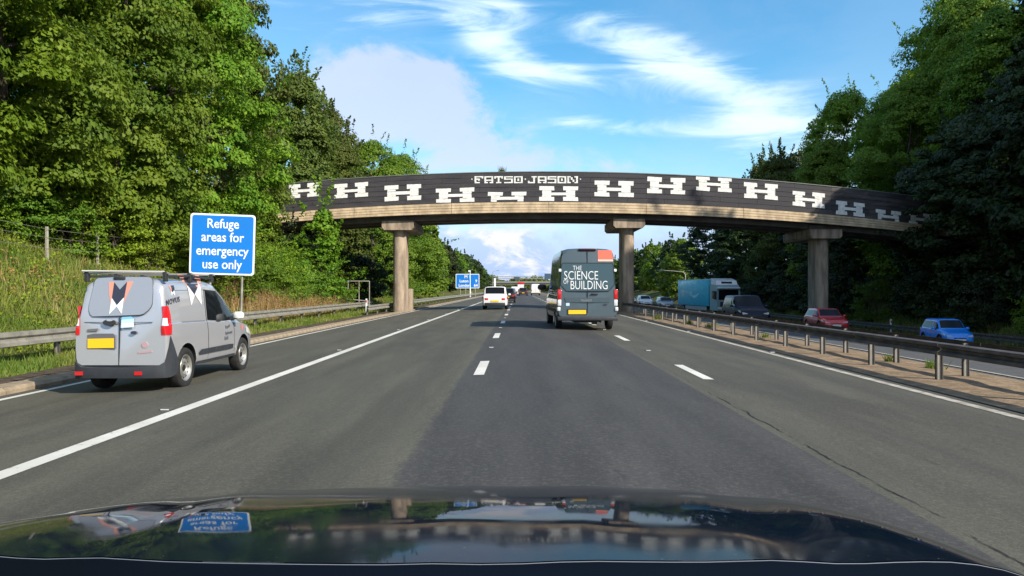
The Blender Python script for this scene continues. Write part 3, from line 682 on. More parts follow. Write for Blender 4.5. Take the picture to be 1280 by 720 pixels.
# low leafy weeds on the bank
Wd = []
for k in range(900):
    x = rng.uniform(-18.2, -10.9); y = rng.uniform(12, 50)
    if vnoise(x, y, .9, 6) < -.25: continue
    n = 26; r_ = rng.uniform(.15, .45); d = rng.normal(size=(n, 3)) * r_ * .55; d[:, 2] = np.abs(d[:, 2]) * .8 + .05
    Wd.append(np.array([x, y, float(ground(x, y))]) + d)
Wd = np.concatenate(Wd); tag(link('weeds', leaves_to_mesh('weeds', Wd, rng.normal(size=Wd.shape) * .6 + np.array([0, 0, .8]), rng.uniform(.03, .06, len(Wd)), rng.uniform(0, 1, len(Wd)), leaf_lime)), 'low leafy weeds spread over the left grass bank', 'weeds', kind='stuff')
# weeds in the central reservation
for (x, y, s) in [(7.9, 16.2, .5), (8.15, 14.9, .6), (7.6, 30, 1.0), (7.4, 33, .9), (7.8, 24, .5), (7.0, 38, 1.1)]:
    n = int(90 * s + 50); Pw = np.column_stack([rng.normal(x, .10 * s, n), rng.normal(y, .14 * s, n), np.full(n, lz(x) + .02)])
    tag(link('weed_tuft', blades_mesh('weed_tuft', Pw, rng.uniform(.08, .32, n) * s ** .5, np.full(n, .012), .8, rng.uniform(0, .6, n), grass_m)), 'small green weed tuft growing in the dirt of the central reservation', 'weeds', 'weed tufts in the central reservation')

# ------------------------------------------------------------------ crash barriers
def beam_prof(side, h=0.31, d=0.08):
    """open box / W section seen from the side it faces (side=+1 faces +X)"""
    s = side; hh = h / 2
    pts = [(0, hh), (d * s, hh * .86), (d * s, hh * .40), (d * .25 * s, hh * .18), (d * .25 * s, -hh * .18), (d * s, -hh * .40), (d * s, -hh * .86), (0, -hh)]
    back = [(p[0] - 0.006 * s, p[1]) for p in reversed(pts)]
    return pts + back
def barrier(name, label, x, zb, top, side, y0, y1, spacing, m, post_h=None, posts_max=60, seg=3.2, group=None, offs=0.0, post_m=None, h=0.31, dbl=False):
    t = thing(name, label, 'crash barrier', (x, y0, zb), 0, group)
    y = 0; L = y1 - y0
    bmsh = MB().sweep(beam_prof(side, h), [(0, 0, 0), (0, seg - 0.012, 0)]).mesh('beam', m, smooth=25)
    n = int(min(L, 90) / seg)
    for i in range(n):
        link('beam', bmsh, t, (random.uniform(-.004, .004), i * seg, top - h / 2 + random.uniform(-.004, .004)))
    if n * seg < L: 
        o = MB().sweep(beam_prof(side, h), [(0, n * seg, top - h / 2), (0, L, top - h / 2)]).build('beam', m, t, smooth=25)
    pm = MB().box(-0.055, -0.040, -0.03, 0.03, -0.5, top - 0.03, 1).box(0.040, 0.055, -0.03, 0.03, -0.5, top - 0.03, 1).box(-0.040, 0.040, -0.004, 0.004, -0.5, top - 0.03, 0).mesh('post', [post_m or m, steel_d])
    k = 0; yy = offs
    while yy < L and k < posts_max:
        p_ = link('post', pm, t, (-0.065 * side, yy, 0)); k += 1; yy += spacing
    return t
barrier('crash_barrier', 'pale steel crash barrier along the left verge behind the grey van', -10.25, -0.22, 0.70, 1, 6.2, 53.0, 3.2, steel, offs=1.2)
barrier('crash_barrier', 'pale steel crash barrier on the left verge beyond the bridge', -8.9, -0.22, 0.66, 1, 54.6, 320, 3.2, steel, posts_max=50)
barrier('crash_barrier', 'lower doubled length of barrier in front of the left pier', -8.75, -0.24, 0.62, 1, 44.0, 53.0, 3.2, steel, offs=.4)
cb = barrier('crash_barrier', 'dark near rail of the central reservation barrier', 7.02, lz(7.02), 0.67, -1, 3.0, 330, 2.45, steel_d, offs=-0.0, posts_max=100, h=0.22, post_m=steel)
cb2 = barrier('crash_barrier', 'dark rear rail of the central reservation barrier, facing the far carriageway', 7.95, lz(7.95), 0.66, 1, 3.6, 330, 2.45, steel_d, offs=-0.0, posts_max=100, h=0.22, post_m=steel)
barrier('crash_barrier', 'black-looking barrier along the far verge behind the blue hatchback', 23.9, -1.66, 0.72, -1, 14, 300, 2.4, steel_d, posts_max=60)

# ------------------------------------------------------------------ bridge
BY = 50.0
def arch(x, mid, k): return mid - k * (x - 1.7) ** 2
TOP = lambda x: arch(x, 9.03, .0027); MID = lambda x: arch(x, 7.07, .0024); BOT = lambda x: arch(x, 6.36, .0022)
br = thing('footbridge', 'arched concrete overbridge with black parapet painted with white block shapes', 'bridge', (0, BY, 0))
X0, X1 = -17.2, 34.0
ROWS = 6; NC = 21; PL = (X1 - X0) / NC
for side, yf in ((0, 0.0), (1, 6.0)):
    for r_ in range(ROWS if side == 0 else 1):
        off = 0.5 * PL * (r_ % 2)
        n = NC + (1 if off else 0)
        if side == 1: n = 7
        for cidx in range(n):
            if side == 0:
                a = max(X0, X0 - off + cidx * PL) + .006; e = min(X1, X0 - off + (cidx + 1) * PL) - .006; f0 = r_ / ROWS; f1 = (r_ + 1) / ROWS; gap = .010
            else:
                a = X0 + cidx * (X1 - X0) / 7 + .01; e = X0 + (cidx + 1) * (X1 - X0) / 7 - .01; f0 = 0; f1 = 1; gap = .01
            if e - a < .1: continue
            b = MB(); d0 = random.uniform(-.006, .006); cols = [a, (a + e) / 2, e]
            y0 = yf + d0; y1 = yf + .10
            for i in range(2):
                p, q = cols[i], cols[i + 1]
                pz0 = MID(p) + (TOP(p) - MID(p)) * f0 + gap; pz1 = MID(p) + (TOP(p) - MID(p)) * f1 - gap
                qz0 = MID(q) + (TOP(q) - MID(q)) * f0 + gap; qz1 = MID(q) + (TOP(q) - MID(q)) * f1 - gap
                b.quad([(p, y0, pz0), (q, y0, qz0), (q, y0, qz1), (p, y0, pz1)]); b.quad([(p, y1, pz0), (p, y1, pz1), (q, y1, qz1), (q, y1, qz0)])
                b.quad([(p, y0, pz1), (q, y0, qz1), (q, y1, qz1), (p, y1, pz1)]); b.quad([(p, y0, pz0), (p, y1, pz0), (q, y1, qz0), (q, y0, qz0)])
            for p, sgn in ((a, 1), (e, -1)):
                pz0 = MID(p) + (TOP(p) - MID(p)) * f0 + gap; pz1 = MID(p) + (TOP(p) - MID(p)) * f1 - gap
                b.quad([(p, y0, pz0), (p, y0, pz1), (p, y1, pz1), (p, y1, pz0)])
            b.build('parapet_board', board_w if (a > 18.5 and random.random() < .8) else board_m, br, recalc=False)
def ribbon(name, f_lo, f_hi, y0, y1, m, a=X0, e=X1, n=30, parent=br):
    b = MB(); 
    for i in range(n):
        p, q = a + (e - a) * i / n, a + (e - a) * (i + 1) / n
        b.quad([(p, y0, f_lo(p)), (q, y0, f_lo(q)), (q, y0, f_hi(q)), (p, y0, f_hi(p))]); b.quad([(p, y1, f_lo(p)), (p, y1, f_hi(p)), (q, y1, f_hi(q)), (q, y1, f_lo(q))])
        b.quad([(p, y0, f_hi(p)), (q, y0, f_hi(q)), (q, y1, f_hi(q)), (p, y1, f_hi(p))]); b.quad([(p, y0, f_lo(p)), (p, y1, f_lo(p)), (q, y1, f_lo(q)), (q, y0, f_lo(q))])
    for p in (a, e): b.quad([(p, y0, f_lo(p)), (p, y0, f_hi(p)), (p, y1, f_hi(p)), (p, y1, f_lo(p))])
    return b.build(name, m, parent, recalc=False)
ribbon('parapet_core', lambda x: MID(x) + .004, lambda x: TOP(x) - .03, .06, .20, darkvoid if False else board_m)
ribbon('coping', lambda x: TOP(x) + .002, lambda x: TOP(x) + .05, -.03, .24, mat('coping_metal', (.24, .25, .23), .5, .3, var=.3, vscale=2))
NS = 4
for i in range(NS):
    lo = (lambda i: lambda x: BOT(x) + (MID(x) - BOT(x)) * (i / NS) + .012)(i); hi = (lambda i: lambda x: BOT(x) + (MID(x) - BOT(x)) * ((i + 1) / NS) - .012)(i)
    for s_ in range(8):
        a = X0 + (X1 - X0) * s_ / 8 + .012; e = X0 + (X1 - X0) * (s_ + 1) / 8 - .012
        ribbon('fascia_board', lo, hi, -.10 + .02 * i, .12, fascia_m, a, e, 5)
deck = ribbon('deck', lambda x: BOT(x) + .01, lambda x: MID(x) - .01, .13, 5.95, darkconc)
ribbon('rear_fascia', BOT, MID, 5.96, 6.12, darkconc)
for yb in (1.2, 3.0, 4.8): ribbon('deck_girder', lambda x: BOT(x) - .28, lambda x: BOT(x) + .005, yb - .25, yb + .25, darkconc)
for xc, zg in ((-8.0, -.3), (7.35, -.35), (20.4, -1.6)):
    zt = BOT(xc) - .30
    cp = MB().prism([(xc - 1.05, zt), (xc + 1.05, zt), (xc + 1.05, zt - .44), (xc + .90, zt - .60), (xc - .90, zt - .60), (xc - 1.05, zt - .44)], 'y', .35, 5.6)
    cp.build('pier_cap', concrete, br)
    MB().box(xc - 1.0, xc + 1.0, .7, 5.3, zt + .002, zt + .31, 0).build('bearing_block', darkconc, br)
    pr = MB(); pts = []
    for k in range(20):
        a_ = 2 * math.pi * k / 20; pts.append((xc + .45 * math.copysign(abs(math.cos(a_)) ** .55, math.cos(a_)), 1.75 + 1.0 * math.copysign(abs(math.sin(a_)) ** .55, math.sin(a_))))
    pr.prism(pts, 'z', zg - .5, zt - .595); pr.build('pier', concrete, br, smooth=40)
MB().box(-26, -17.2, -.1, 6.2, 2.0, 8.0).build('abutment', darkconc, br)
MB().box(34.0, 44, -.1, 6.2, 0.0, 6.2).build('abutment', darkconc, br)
# painted block figures; each is a flat painted shape following the boards
Hmap = ["#####...#####", ".###.....###.", ".###########.", ".###.....###.", "#####...#####"]
HR = [(0, .27), (.27, .42), (.42, .62), (.62, .74), (.74, 1.0)]
def pxX(x): return (x - 648) * BY / 950
def pxZ(y): return CH + (361 - y) * BY / 950
def block(name, rows, rfr, x0, x1, zt0, zb0, zt1, zb1):
    """rows of #: left top/bottom heights (zt0,zb0), right (zt1,zb1)"""
    b = MB(); n = len(rows[0])
    for row, (ra, rb) in zip(rows, rfr):
        c = 0
        while c < n:
            if row[c] != '#': c += 1; continue
            e = c
            while e < n and row[e] == '#': e += 1
            def P(cc, f, yy):
                t = cc / n; zt = zt0 + (zt1 - zt0) * t; zb = zb0 + (zb1 - zb0) * t; return (x0 + (x1 - x0) * t, yy, zt + (zb - zt) * f)
            jt = .018 if name == 'painted_figure' else .006
            q = [tuple(np.add(P(cc_, ff_, -.012), (random.uniform(-jt, jt), 0, random.uniform(-jt, jt)))) for cc_, ff_ in ((c, rb), (e, rb), (e, ra), (c, ra))]; b.quad(q)
            q2 = [(v_[0], -.001, v_[2]) for v_ in q]
            for k in range(4): b.quad([q[k], q2[k], q2[(k + 1) % 4], q[(k + 1) % 4]])
            c = e
    return b.build(name, whitepaint, br, recalc=False)
slope = lambda x: -2 * .0026 * (x - 1.7)
for (xa, xb, yt, yb, full) in [(361, 398.4, 229.5, 246.5, 1), (418, 460, 229, 247, 1), (480.6, 526.5, 231, 250.5, 1), (545, 593, 235.2, 254 - 1.2, 1), (610, 658, 240, 252.2, 0), (674, 722.6, 233, 251, 1),
        (743, 792, 226.3, 246, 1), (809, 856.5, 222, 242.2, 1), (870, 914.6, 220.6, 239.2, 1), (930, 972.3, 229, 248.6, 1), (990.7, 1030.7, 240, 258.5, 1), (1045, 1081, 252.4, 269.5, 1), (1094.7, 1126, 263.2, 275.5, 0), (1136, 1165, 266, 282, 1)]:
    a, e = pxX(xa), pxX(xb); zt, zb = pxZ(yt), pxZ(yb); dz_ = slope((a + e) / 2) * (e - a) / 2
    if full: block('painted_figure', Hmap, HR, a, e, zt - dz_, zb - dz_, zt + dz_, zb + dz_)
    else: block('painted_figure', Hmap[:3] + [".##.......##."], [(0, .35), (.35, .5), (.5, .78), (.78, 1)], a, e, zt - dz_, zb - dz_, zt + dz_, zb + dz_)
FONT = {'F': ["#####", "#...#", "###..", "#.#..", "#....", "###.."], 'A': ["#####", "#...#", "#...#", "#####", "#...#", "##.##"], 'T': ["#####", "#.#.#", "..#..", "..#..", "..#..", ".###."],
        'S': ["#####", "#....", "#####", "....#", "....#", "#####"], 'O': ["#####", "#...#", "#.#.#", "#.#.#", "#...#", "#####"], 'J': ["..###", "...#.", "...#.", "...#.", "#..#.", "####."],
        'N': ["##..##", "#.#..#", "#.#..#", "#..#.#", "#..#.#", "##..##"], '.': ["...", "...", ".#.", "...", "...", "..."]}
xx = 588.0; cw = 1.72; fr6 = [(i / 6, (i + 1) / 6) for i in range(6)]
for ch in '.FATSO.JASON.':
    gl = FONT[ch]; n = len(gl[0])
    a, e = pxX(xx), pxX(xx + n * cw * (.75 if ch == '.' else 1.28)); zt, zb = pxZ(220.3), pxZ(229.0)
    dz_ = slope((a + e) / 2) * (e - a) / 2; block('painted_letter', gl, fr6, a, e, zt - dz_, zb - dz_, zt + dz_, zb + dz_)
    xx += n * cw * (.75 if ch == '.' else 1.28) + 1.3
# mottled weathered tuft on the coping
n = 60; Pw = np.column_stack([rng.normal(pxX(627), .12, n), np.full(n, BY + .1), np.full(n, 9.06)])
tag(link('weed_tuft', blades_mesh('weed_tuft', Pw, rng.uniform(.15, .45, n), np.full(n, .02), .6, rng.uniform(0, .4, n), leaf_olive)), 'small weed growing on top of the parapet above the painted name', 'weeds')
# concrete block beside the left pier, its marker post and the tube frame
o = MB().box(-8.35, -7.45, 52.9, 53.9, -.35, 1.35, 0, .03).build('concrete_block', concrete, None, smooth=30); tag(o, 'brown concrete block standing beside the left bridge pier', 'concrete block')
def marker(x, y, label, h=.95):
    z = float(ground(x, y)) if x < 0 else -1.6; t = thing('marker_post', label, 'marker post', (x, y, z))
    MB().box(-.05, .05, -.03, .03, -.2, h, 0, .012).build('post', signwhite, t, smooth=30); MB().box(-.035, .035, -.036, -.031, h - .25, h - .08).build('reflector', redlens, t)
marker(-9.6, 48.0, 'white marker post on the verge just left of the left pier'); marker(24.5, 50, 'white marker post on the far verge right of the red car'); marker(-9.2, 150, 'white marker post on the left verge near the blue route sign')
marker(24.5, 82, 'white marker post on the far verge beyond the bridge')
fx, fy = -10.6, 52.0; fz = float(ground(fx, fy)); t = thing('tube_frame', 'grey tubular handrail frame on the bank left of the left pier', 'handrail', (fx, fy - 3, fz))
for a, e in [((-.55, 0, -.3), (-.35, 0, 2.1)), ((-.45, 0, 2.05), (.95, .2, 2.05)), ((.95, .2, 2.05), (.95, .2, -.3)), ((.3, .1, 2.05), (.3, .1, .7)), ((-.45, 0, .9), (.95, .2, .75))]:
    MB().tube([a, e], .035, 8).build('rail', steel, t, smooth=60)

# ------------------------------------------------------------------ fence on the left bank
ft = thing('wire_fence', 'pale post and wire fence running up the left grass bank', 'fence', (-15.5, 0, 0))
fy0 = [16.0 + 3.0 * i for i in range(9)]; pm = MB().box(-.04, .04, -.04, .04, -.5, 1.15, 0, .01).mesh('fence_post', wood_post)
for y in fy0: link('fence_post', pm, ft, (0, y, float(ground(-15.5, y)) + .02), rot=(random.uniform(-.05, .05), random.uniform(-.06, .06), 0))
for hz in (.45, .8, 1.08):
    MB().tube([(.06, y, float(ground(-15.5, y)) + hz) for y in fy0], .006, 4).build('wire', steel, ft)

# ------------------------------------------------------------------ signs
def rrect(w, h, r, n=5):
    pts = []
    for cx_, cz_, a0 in ((w / 2 - r, h / 2 - r, 0), (-w / 2 + r, h / 2 - r, 90), (-w / 2 + r, -h / 2 + r, 180), (w / 2 - r, -h / 2 + r, 270)):
        for k in range(n + 1): a = R(a0 + 90 * k / n); pts.append((cx_ + r * math.cos(a), cz_ + r * math.sin(a)))
    return pts
def sign(name, label, loc, rz, w, h, lines, zc, posts, border=.05, post_r=.05):
    t = thing(name, label, 'road sign', loc, rz)
    MB().prism([(x, z + zc) for x, z in rrect(w, h, .12)], 'y', -.03, 0).build('panel', [signwhite], t)
    MB().prism([(x, z + zc) for x, z in rrect(w - 2 * border, h - 2 * border, .09)], 'y', -.036, -.0301).build('face', [signblue], t)
    MB().prism([(x, z + zc) for x, z in rrect(w - .02, h - .02, .11)], 'y', .001, .012).build('back', signgrey, t)
    for (x, zo, s, txt, kw) in lines: letters(txt, signwhite, t, (x, -.040, zc + zo), s, **kw)
    for px in posts: MB().tube([(px, .075, -.5), (px, .075, zc + h / 2 - .15)], post_r, 10).build('post', steel, t, smooth=60)
    for zr in (zc - h * .3, zc + h * .3): MB().box(-w / 2 + .1, w / 2 - .1, .013, .028, zr - .03, zr + .03).build('rail', signgrey, t)
    return t
sx, sy = -11.75, 30.0; sz = float(ground(sx, sy))
tt = sign('road_sign', 'blue and white sign about refuge areas on two posts behind the grey van', (sx, sy, sz), R(9), 2.45, 2.40,
     [(0, .80, .52, 'Refuge', dict(offset=.006, xs=.86)), (0, .27, .52, 'areas for', dict(offset=.006, xs=.86)), (0, -.27, .52, 'emergency', dict(offset=.006, xs=.86)), (0, -.80, .52, 'use only', dict(offset=.006, xs=.86))],
     3.10 - sz, (-.45, .75), border=.07)
tt.rotation_euler[1] = R(1.5)
sx2, sy2 = -9.9, 148; sz2 = float(ground(sx2, sy2))
sign('road_sign', 'distant blue route direction sign beyond the bridge on the left', (sx2, sy2, sz2), 0, 4.6, 2.8,
     [(0, .82, .8, 'M 1', dict(offset=.02)), (-.7, 0, .74, 'Luton', dict(offset=.02)), (-.6, -.85, .74, 'London', dict(offset=.02)), (1.7, 0, .74, '9', dict(offset=.02)), (1.6, -.85, .74, '64', dict(offset=.02))], 2.85 - sz2, (-1.4, -.4, .6, 1.5), border=.12, post_r=.07)
def lamp_post(x, y, label, h=9, arm=2.2, z=None):
    z = float(ground(x, y)) if z is None else z; t = thing('lamp_post', label, 'lamp post', (x, y, z))
    s = 1 if arm > 0 else -1
    MB().tube([(0, 0, -.5), (0, 0, h * .5), (0, 0, h - .5), (s * .25, 0, h - .08), (arm * .5, 0, h + .08), (arm, 0, h + .18)], [.12, .10, .075, .06, .05, .045], 8).build('pole', steel, t, smooth=60)
    MB().box(min(arm, arm + s * .7), max(arm, arm + s * .7), -.14, .14, h + .1, h + .28, 0, .04).build('lantern', signgrey, t, smooth=40)
lamp_post(24.6, 112, 'curved grey lamp post arching behind the teal lorry', 3.9 + 1.6, -3.2)
o = thing('camera_pole', 'slim pale pole standing in front of the distant route sign', 'pole', (-8.9, 140, -.25)); MB().tube([(0, 0, -.3), (0, 0, 5.0)], [.10, .07], 8).build('pole', signwhite, o, smooth=60); MB().box(-.35, .1, -.2, .2, 4.7, 5.0, 0, .05).build('camera_head', signwhite, o)
# distant gantry and overbridge
gt = thing('sign_gantry', 'distant steel gantry spanning the motorway near the vanishing point', 'gantry', (0, 262, 0))
for x in (-6.9 - 1.2, 13.5): MB().box(x - .3, x + .3, -.3, .3, -.6, 5.0).build('gantry_leg', signgrey if x > 0 else signwhite, gt)
for zc in (4.85, 5.55): MB().box(-8.6, 14.2, -.12, .12, zc - .1, zc + .1).build('gantry_chord', steel, gt)
for k in range(14):
    x = -8.2 + k * 1.6; MB().tube([(x, 0, 4.85), (x + .8, 0, 5.55), (x + 1.6, 0, 4.85)], .05, 5).build('gantry_brace', steel, gt)
MB().box(9.0, 12.4, -.3, -.13, 4.7, 6.6).build('gantry_sign', mat('gantry_sign_dark', (.05, .09, .14), .5), gt)
MB().box(-1.2, .4, -.3, -.13, 4.6, 5.4).build('gantry_sign', mat('gantry_sign_dark', (.05, .09, .14), .5), gt)
ob = thing('overbridge', 'low distant overbridge crossing the motorway at the vanishing point', 'bridge', (0, 430, 0))
MB().box(-24, 30, -.2, 6, 4.6, 5.6).build('parapet', mat('pale_bridge', (.20, .20, .19), .8), ob); MB().box(-24, 30, .2, 5.5, 3.7, 4.59).build('deck', darkconc, ob)
for x in (-9.5, 7.5, 21): MB().box(x - .5, x + .5, .5, 5, -2, 3.69).build('pier', darkconc, ob)
lamp_post(-8.6, 255, 'small distant lamp post left of the gantry', 7.5, 1.5)

# ------------------------------------------------------------------ vehicles
def interp_st(st, y):
    ys = [s[0] for s in st]; out = []
    for k in range(1, 6): out.append(float(np.interp(y, ys, [s[k] for s in st])))
    return out
def half_ring(p):
    zb, w, zw, zr, wr = p; h = zr - zw
    return [(0, zb), (.88 * w, zb), (.955 * w, zb + .03), (.985 * w, zb + .16 * (zw - zb)), (w, zb + .45 * (zw - zb)), (.995 * w, zb + .75 * (zw - zb)), (.965 * w, zw - .012), (.945 * w, zw),
            (wr + .012, zw + .80 * h), (wr - .015, zw + .89 * h), (wr - .07, zw + .955 * h), (wr * .74, zw + .985 * h), (wr * .4, zw + .997 * h), (0, zr)]
class Body:
    def __init__(s, st, n=40, deform=None):
        s.st = sorted(st); s.y0 = s.st[0][0]; s.y1 = s.st[-1][0]; s.deform = deform
        ys = sorted(set([round(q[0], 4) for q in s.st] + [round(s.y0 + (s.y1 - s.y0) * i / n, 4) for i in range(n + 1)]))
        s.ys = ys
    def side(s, y, z):
        r = half_ring(interp_st(s.st, y))[2:11]
        return float(np.interp(z, [q[1] for q in r], [q[0] for q in r]))
    def top(s, y, x):
        r = half_ring(interp_st(s.st, y))[7:][::-1]
        return float(np.interp(abs(x), [q[0] for q in r], [q[1] for q in r]))
    def build(s, mats, parent, arches, name='body', zsplit=None):
        b = MB(); n = None
        for y in s.ys:
            h = half_ring(interp_st(s.st, y)); ring = [(x, y, z) for x, z in h] + [(-x, y, z) for x, z in h[-2:0:-1]]; n = len(ring); b.v += ring
        for i in range(len(s.ys) - 1):
            for k in range(n):
                a0 = i * n + k; a1 = i * n + (k + 1) % n; b.f.append((a0, a1, a1 + n, a0 + n)); b.m.append(0)
        b.f.append(tuple(range(n))); b.m.append(0); e = (len(s.ys) - 1) * n; b.f.append(tuple(e + k for k in reversed(range(n)))); b.m.append(0)
        if s.deform: b.v = [s.deform(v_) for v_ in b.v]
        me = b.mesh(name, mats)
        o = link(name, me, parent)
        if arches:
            c = MB()
            for (ya, ra, wv) in arches:
                for sg in (-1, 1): 
                    x0 = (wv - .30) * sg; x1 = (wv + .2) * sg
                    nn = 28; poly = [(ya + ra * math.cos(2 * math.pi * k / nn), ra * .94 + ra * math.sin(2 * math.pi * k / nn)) for k in range(nn)]
                    c.prism(poly, 'x', min(x0, x1), max(x0, x1), 1)
            co = link('cutter', c.mesh('cutter', [mats[0], darkvoid]), None)
            md = o.modifiers.new('arch', 'BOOLEAN'); md.operation = 'DIFFERENCE'; md.solver = 'EXACT'; md.object = co
            bpy.context.view_layer.update()
            # cutter must sit in the same space as the body
            co.matrix_world = o.matrix_world
            bpy.context.view_layer.update()
            dg = bpy.context.evaluated_depsgraph_get(); nm = bpy.data.meshes.new_from_object(o.evaluated_get(dg)); o.modifiers.clear(); o.data = nm; me = nm
            COL.objects.unlink(co); bpy.data.objects.remove(co)
        me.polygons.foreach_set('use_smooth', [True] * len(me.polygons)); me.set_sharp_from_angle(angle=R(33)); s.o = o
        return o
    def side_patch(s, cols, m, parent, sg=1, off=.006, name='side_window', thick=.01, nz=4, label=None):
        """cols: (y, zlow, zhigh)"""
        b = MB(); nr = nz + 1
        # subdivide columns
        for (y, a, c) in cols:
            for k in range(nr):
                z = a + (c - a) * k / nz; v_ = ((s.side(y, z) + off) * sg, y, z); b.v.append(s.deform(v_) if s.deform else v_)
        for i in range(len(cols) - 1):
            for k in range(nz):
                a0 = i * nr + k; b.f.append((a0, a0 + 1, a0 + nr + 1, a0 + nr) if sg > 0 else (a0, a0 + nr, a0 + nr + 1, a0 + 1)); b.m.append(0)
        o = b.build(name, m, parent, smooth=30, recalc=False, label=label); return o
    def top_patch(s, rows, m, parent, off=.008, name='windscreen', nx=6, label=None):
        """rows: (y, halfwidth)"""
        b = MB(); nr = nx + 1
        for (y, hw) in rows:
            for k in range(nr):
                x = -hw + 2 * hw * k / nx; v_ = (x, y, s.top(y, x) + off); b.v.append(s.deform(v_) if s.deform else v_)
        for i in range(len(rows) - 1):
            for k in range(nx): a0 = i * nr + k; b.f.append((a0, a0 + 1, a0 + nr + 1, a0 + nr)); b.m.append(0)
        return b.build(name, m, parent, smooth=40, recalc=True, label=label)
def densify(cols, n=3):
    out = []
    for i in range(len(cols) - 1):
        for k in range(n): t = k / n; out.append(tuple(cols[i][j] + (cols[i + 1][j] - cols[i][j]) * t for j in range(len(cols[i]))))
    return out + [cols[-1]]
WH = {}
def wheel_meshes(r, w, style):
    key = (r, w, style)
    if key in WH: return WH[key]
    h = w / 2
    ty = MB().lathe([(-h * .7, r * .62), (-h * .95, r * .70), (-h, r * .84), (-h * .88, r * .95), (-h * .6, r * .99), (0, r), (h * .6, r * .99), (h * .88, r * .95), (h, r * .84), (h * .95, r * .70), (h * .7, r * .62)], 0, 0, 0, 32).mesh('wheel', rubber, smooth=50)
    b = MB()
    if style == 'steel':
        b.lathe([(h * .78, r * .66), (h * .9, r * .64), (h * .75, r * .58), (h * .35, r * .53), (h * .55, r * .42), (h * .62, r * .3), (h * .35, r * .22), (h * .45, r * .12), (h * .42, 0.001)], 0, 0, 0, 32)
        for k in range(12):
            a = 2 * math.pi * k / 12; c_ = (math.cos(a) * r * .475, math.sin(a) * r * .475); pl = []
            for j in range(8): q = 2 * math.pi * j / 8; pl.append((c_[0] + r * .045 * math.cos(q), c_[1] + r * .045 * math.sin(q)))
            b.prism(pl, 'x', h * .30, h * .53, 1)
        b.lathe([(h * .5, r * .16), (h * .62, r * .13), (h * .64, .001)], 0, 0, 0, 16, 1)
    else:
        b.lathe([(h * .78, r * .66), (h * .92, r * .63), (h * .80, r * .60), (h * .2, r * .56)], 0, 0, 0, 32); b.lathe([(h * .2, r * .57), (h * .15, .001)], 0, 0, 0, 24, 1)
        ns = 5 if style == 'alloy5' else 10
        for k in range(ns):
            a = 2 * math.pi * k / ns; ca, sa = math.cos(a), math.sin(a); wd = r * (.085 if ns == 5 else .05)
            P_ = lambda rr_, t_, x_: (x_, rr_ * ca - t_ * sa, rr_ * sa + t_ * ca)
            b.quad([P_(r * .08, -wd, h * .7), P_(r * .61, -wd * .8, h * .84), P_(r * .61, wd * .8, h * .84), P_(r * .08, wd, h * .7)])
            b.quad([P_(r * .08, wd, h * .7), P_(r * .61, wd * .8, h * .84), P_(r * .61, wd * .8, h * .3), P_(r * .08, wd, h * .3)]); b.quad([P_(r * .08, -wd, h * .3), P_(r * .61, -wd * .8, h * .3), P_(r * .61, -wd * .8, h * .84), P_(r * .08, -wd, h * .7)])
        b.lathe([(h * .5, r * .14), (h * .74, r * .12), (h * .76, .001)], 0, 0, 0, 16)
    ri = b.mesh('rim', [silverrim, darkvoid], smooth=30); WH[key] = (ty, ri); return WH[key]
def wheels(root, axles, track, r, w, style):
    ty, ri = wheel_meshes(r, w, style)
    for y in axles:
        for sg in (1, -1):
            t = link('wheel', ty, root, (track * sg, y, r), rot=(random.uniform(0, 1) if False else 0, 0, 0 if sg > 0 else math.pi)); link('rim', ri, t)
def mirror(root, x, y, z, m, s=1.0):
    for sg in (1, -1):
        bm = bmesh.new(); bmesh.ops.create_icosphere(bm, subdivisions=2, radius=1)
        for q in bm.verts: q.co = Vector((q.co.x * .11 * s + sg * (x + .13 * s), q.co.y * .07 * s + y, max(-.6, min(.7, q.co.z)) * .10 * s + z))
        b = MB(); b.add_bm(bm); bm.free(); o = b.build('wing_mirror', m, root, smooth=40)
        MB().box(min(sg * (x - .04), sg * (x + .08)), max(sg * (x - .04), sg * (x + .08)), y - .03, y + .03, z - .07, z - .02).build('mirror_arm', blackpl, o)
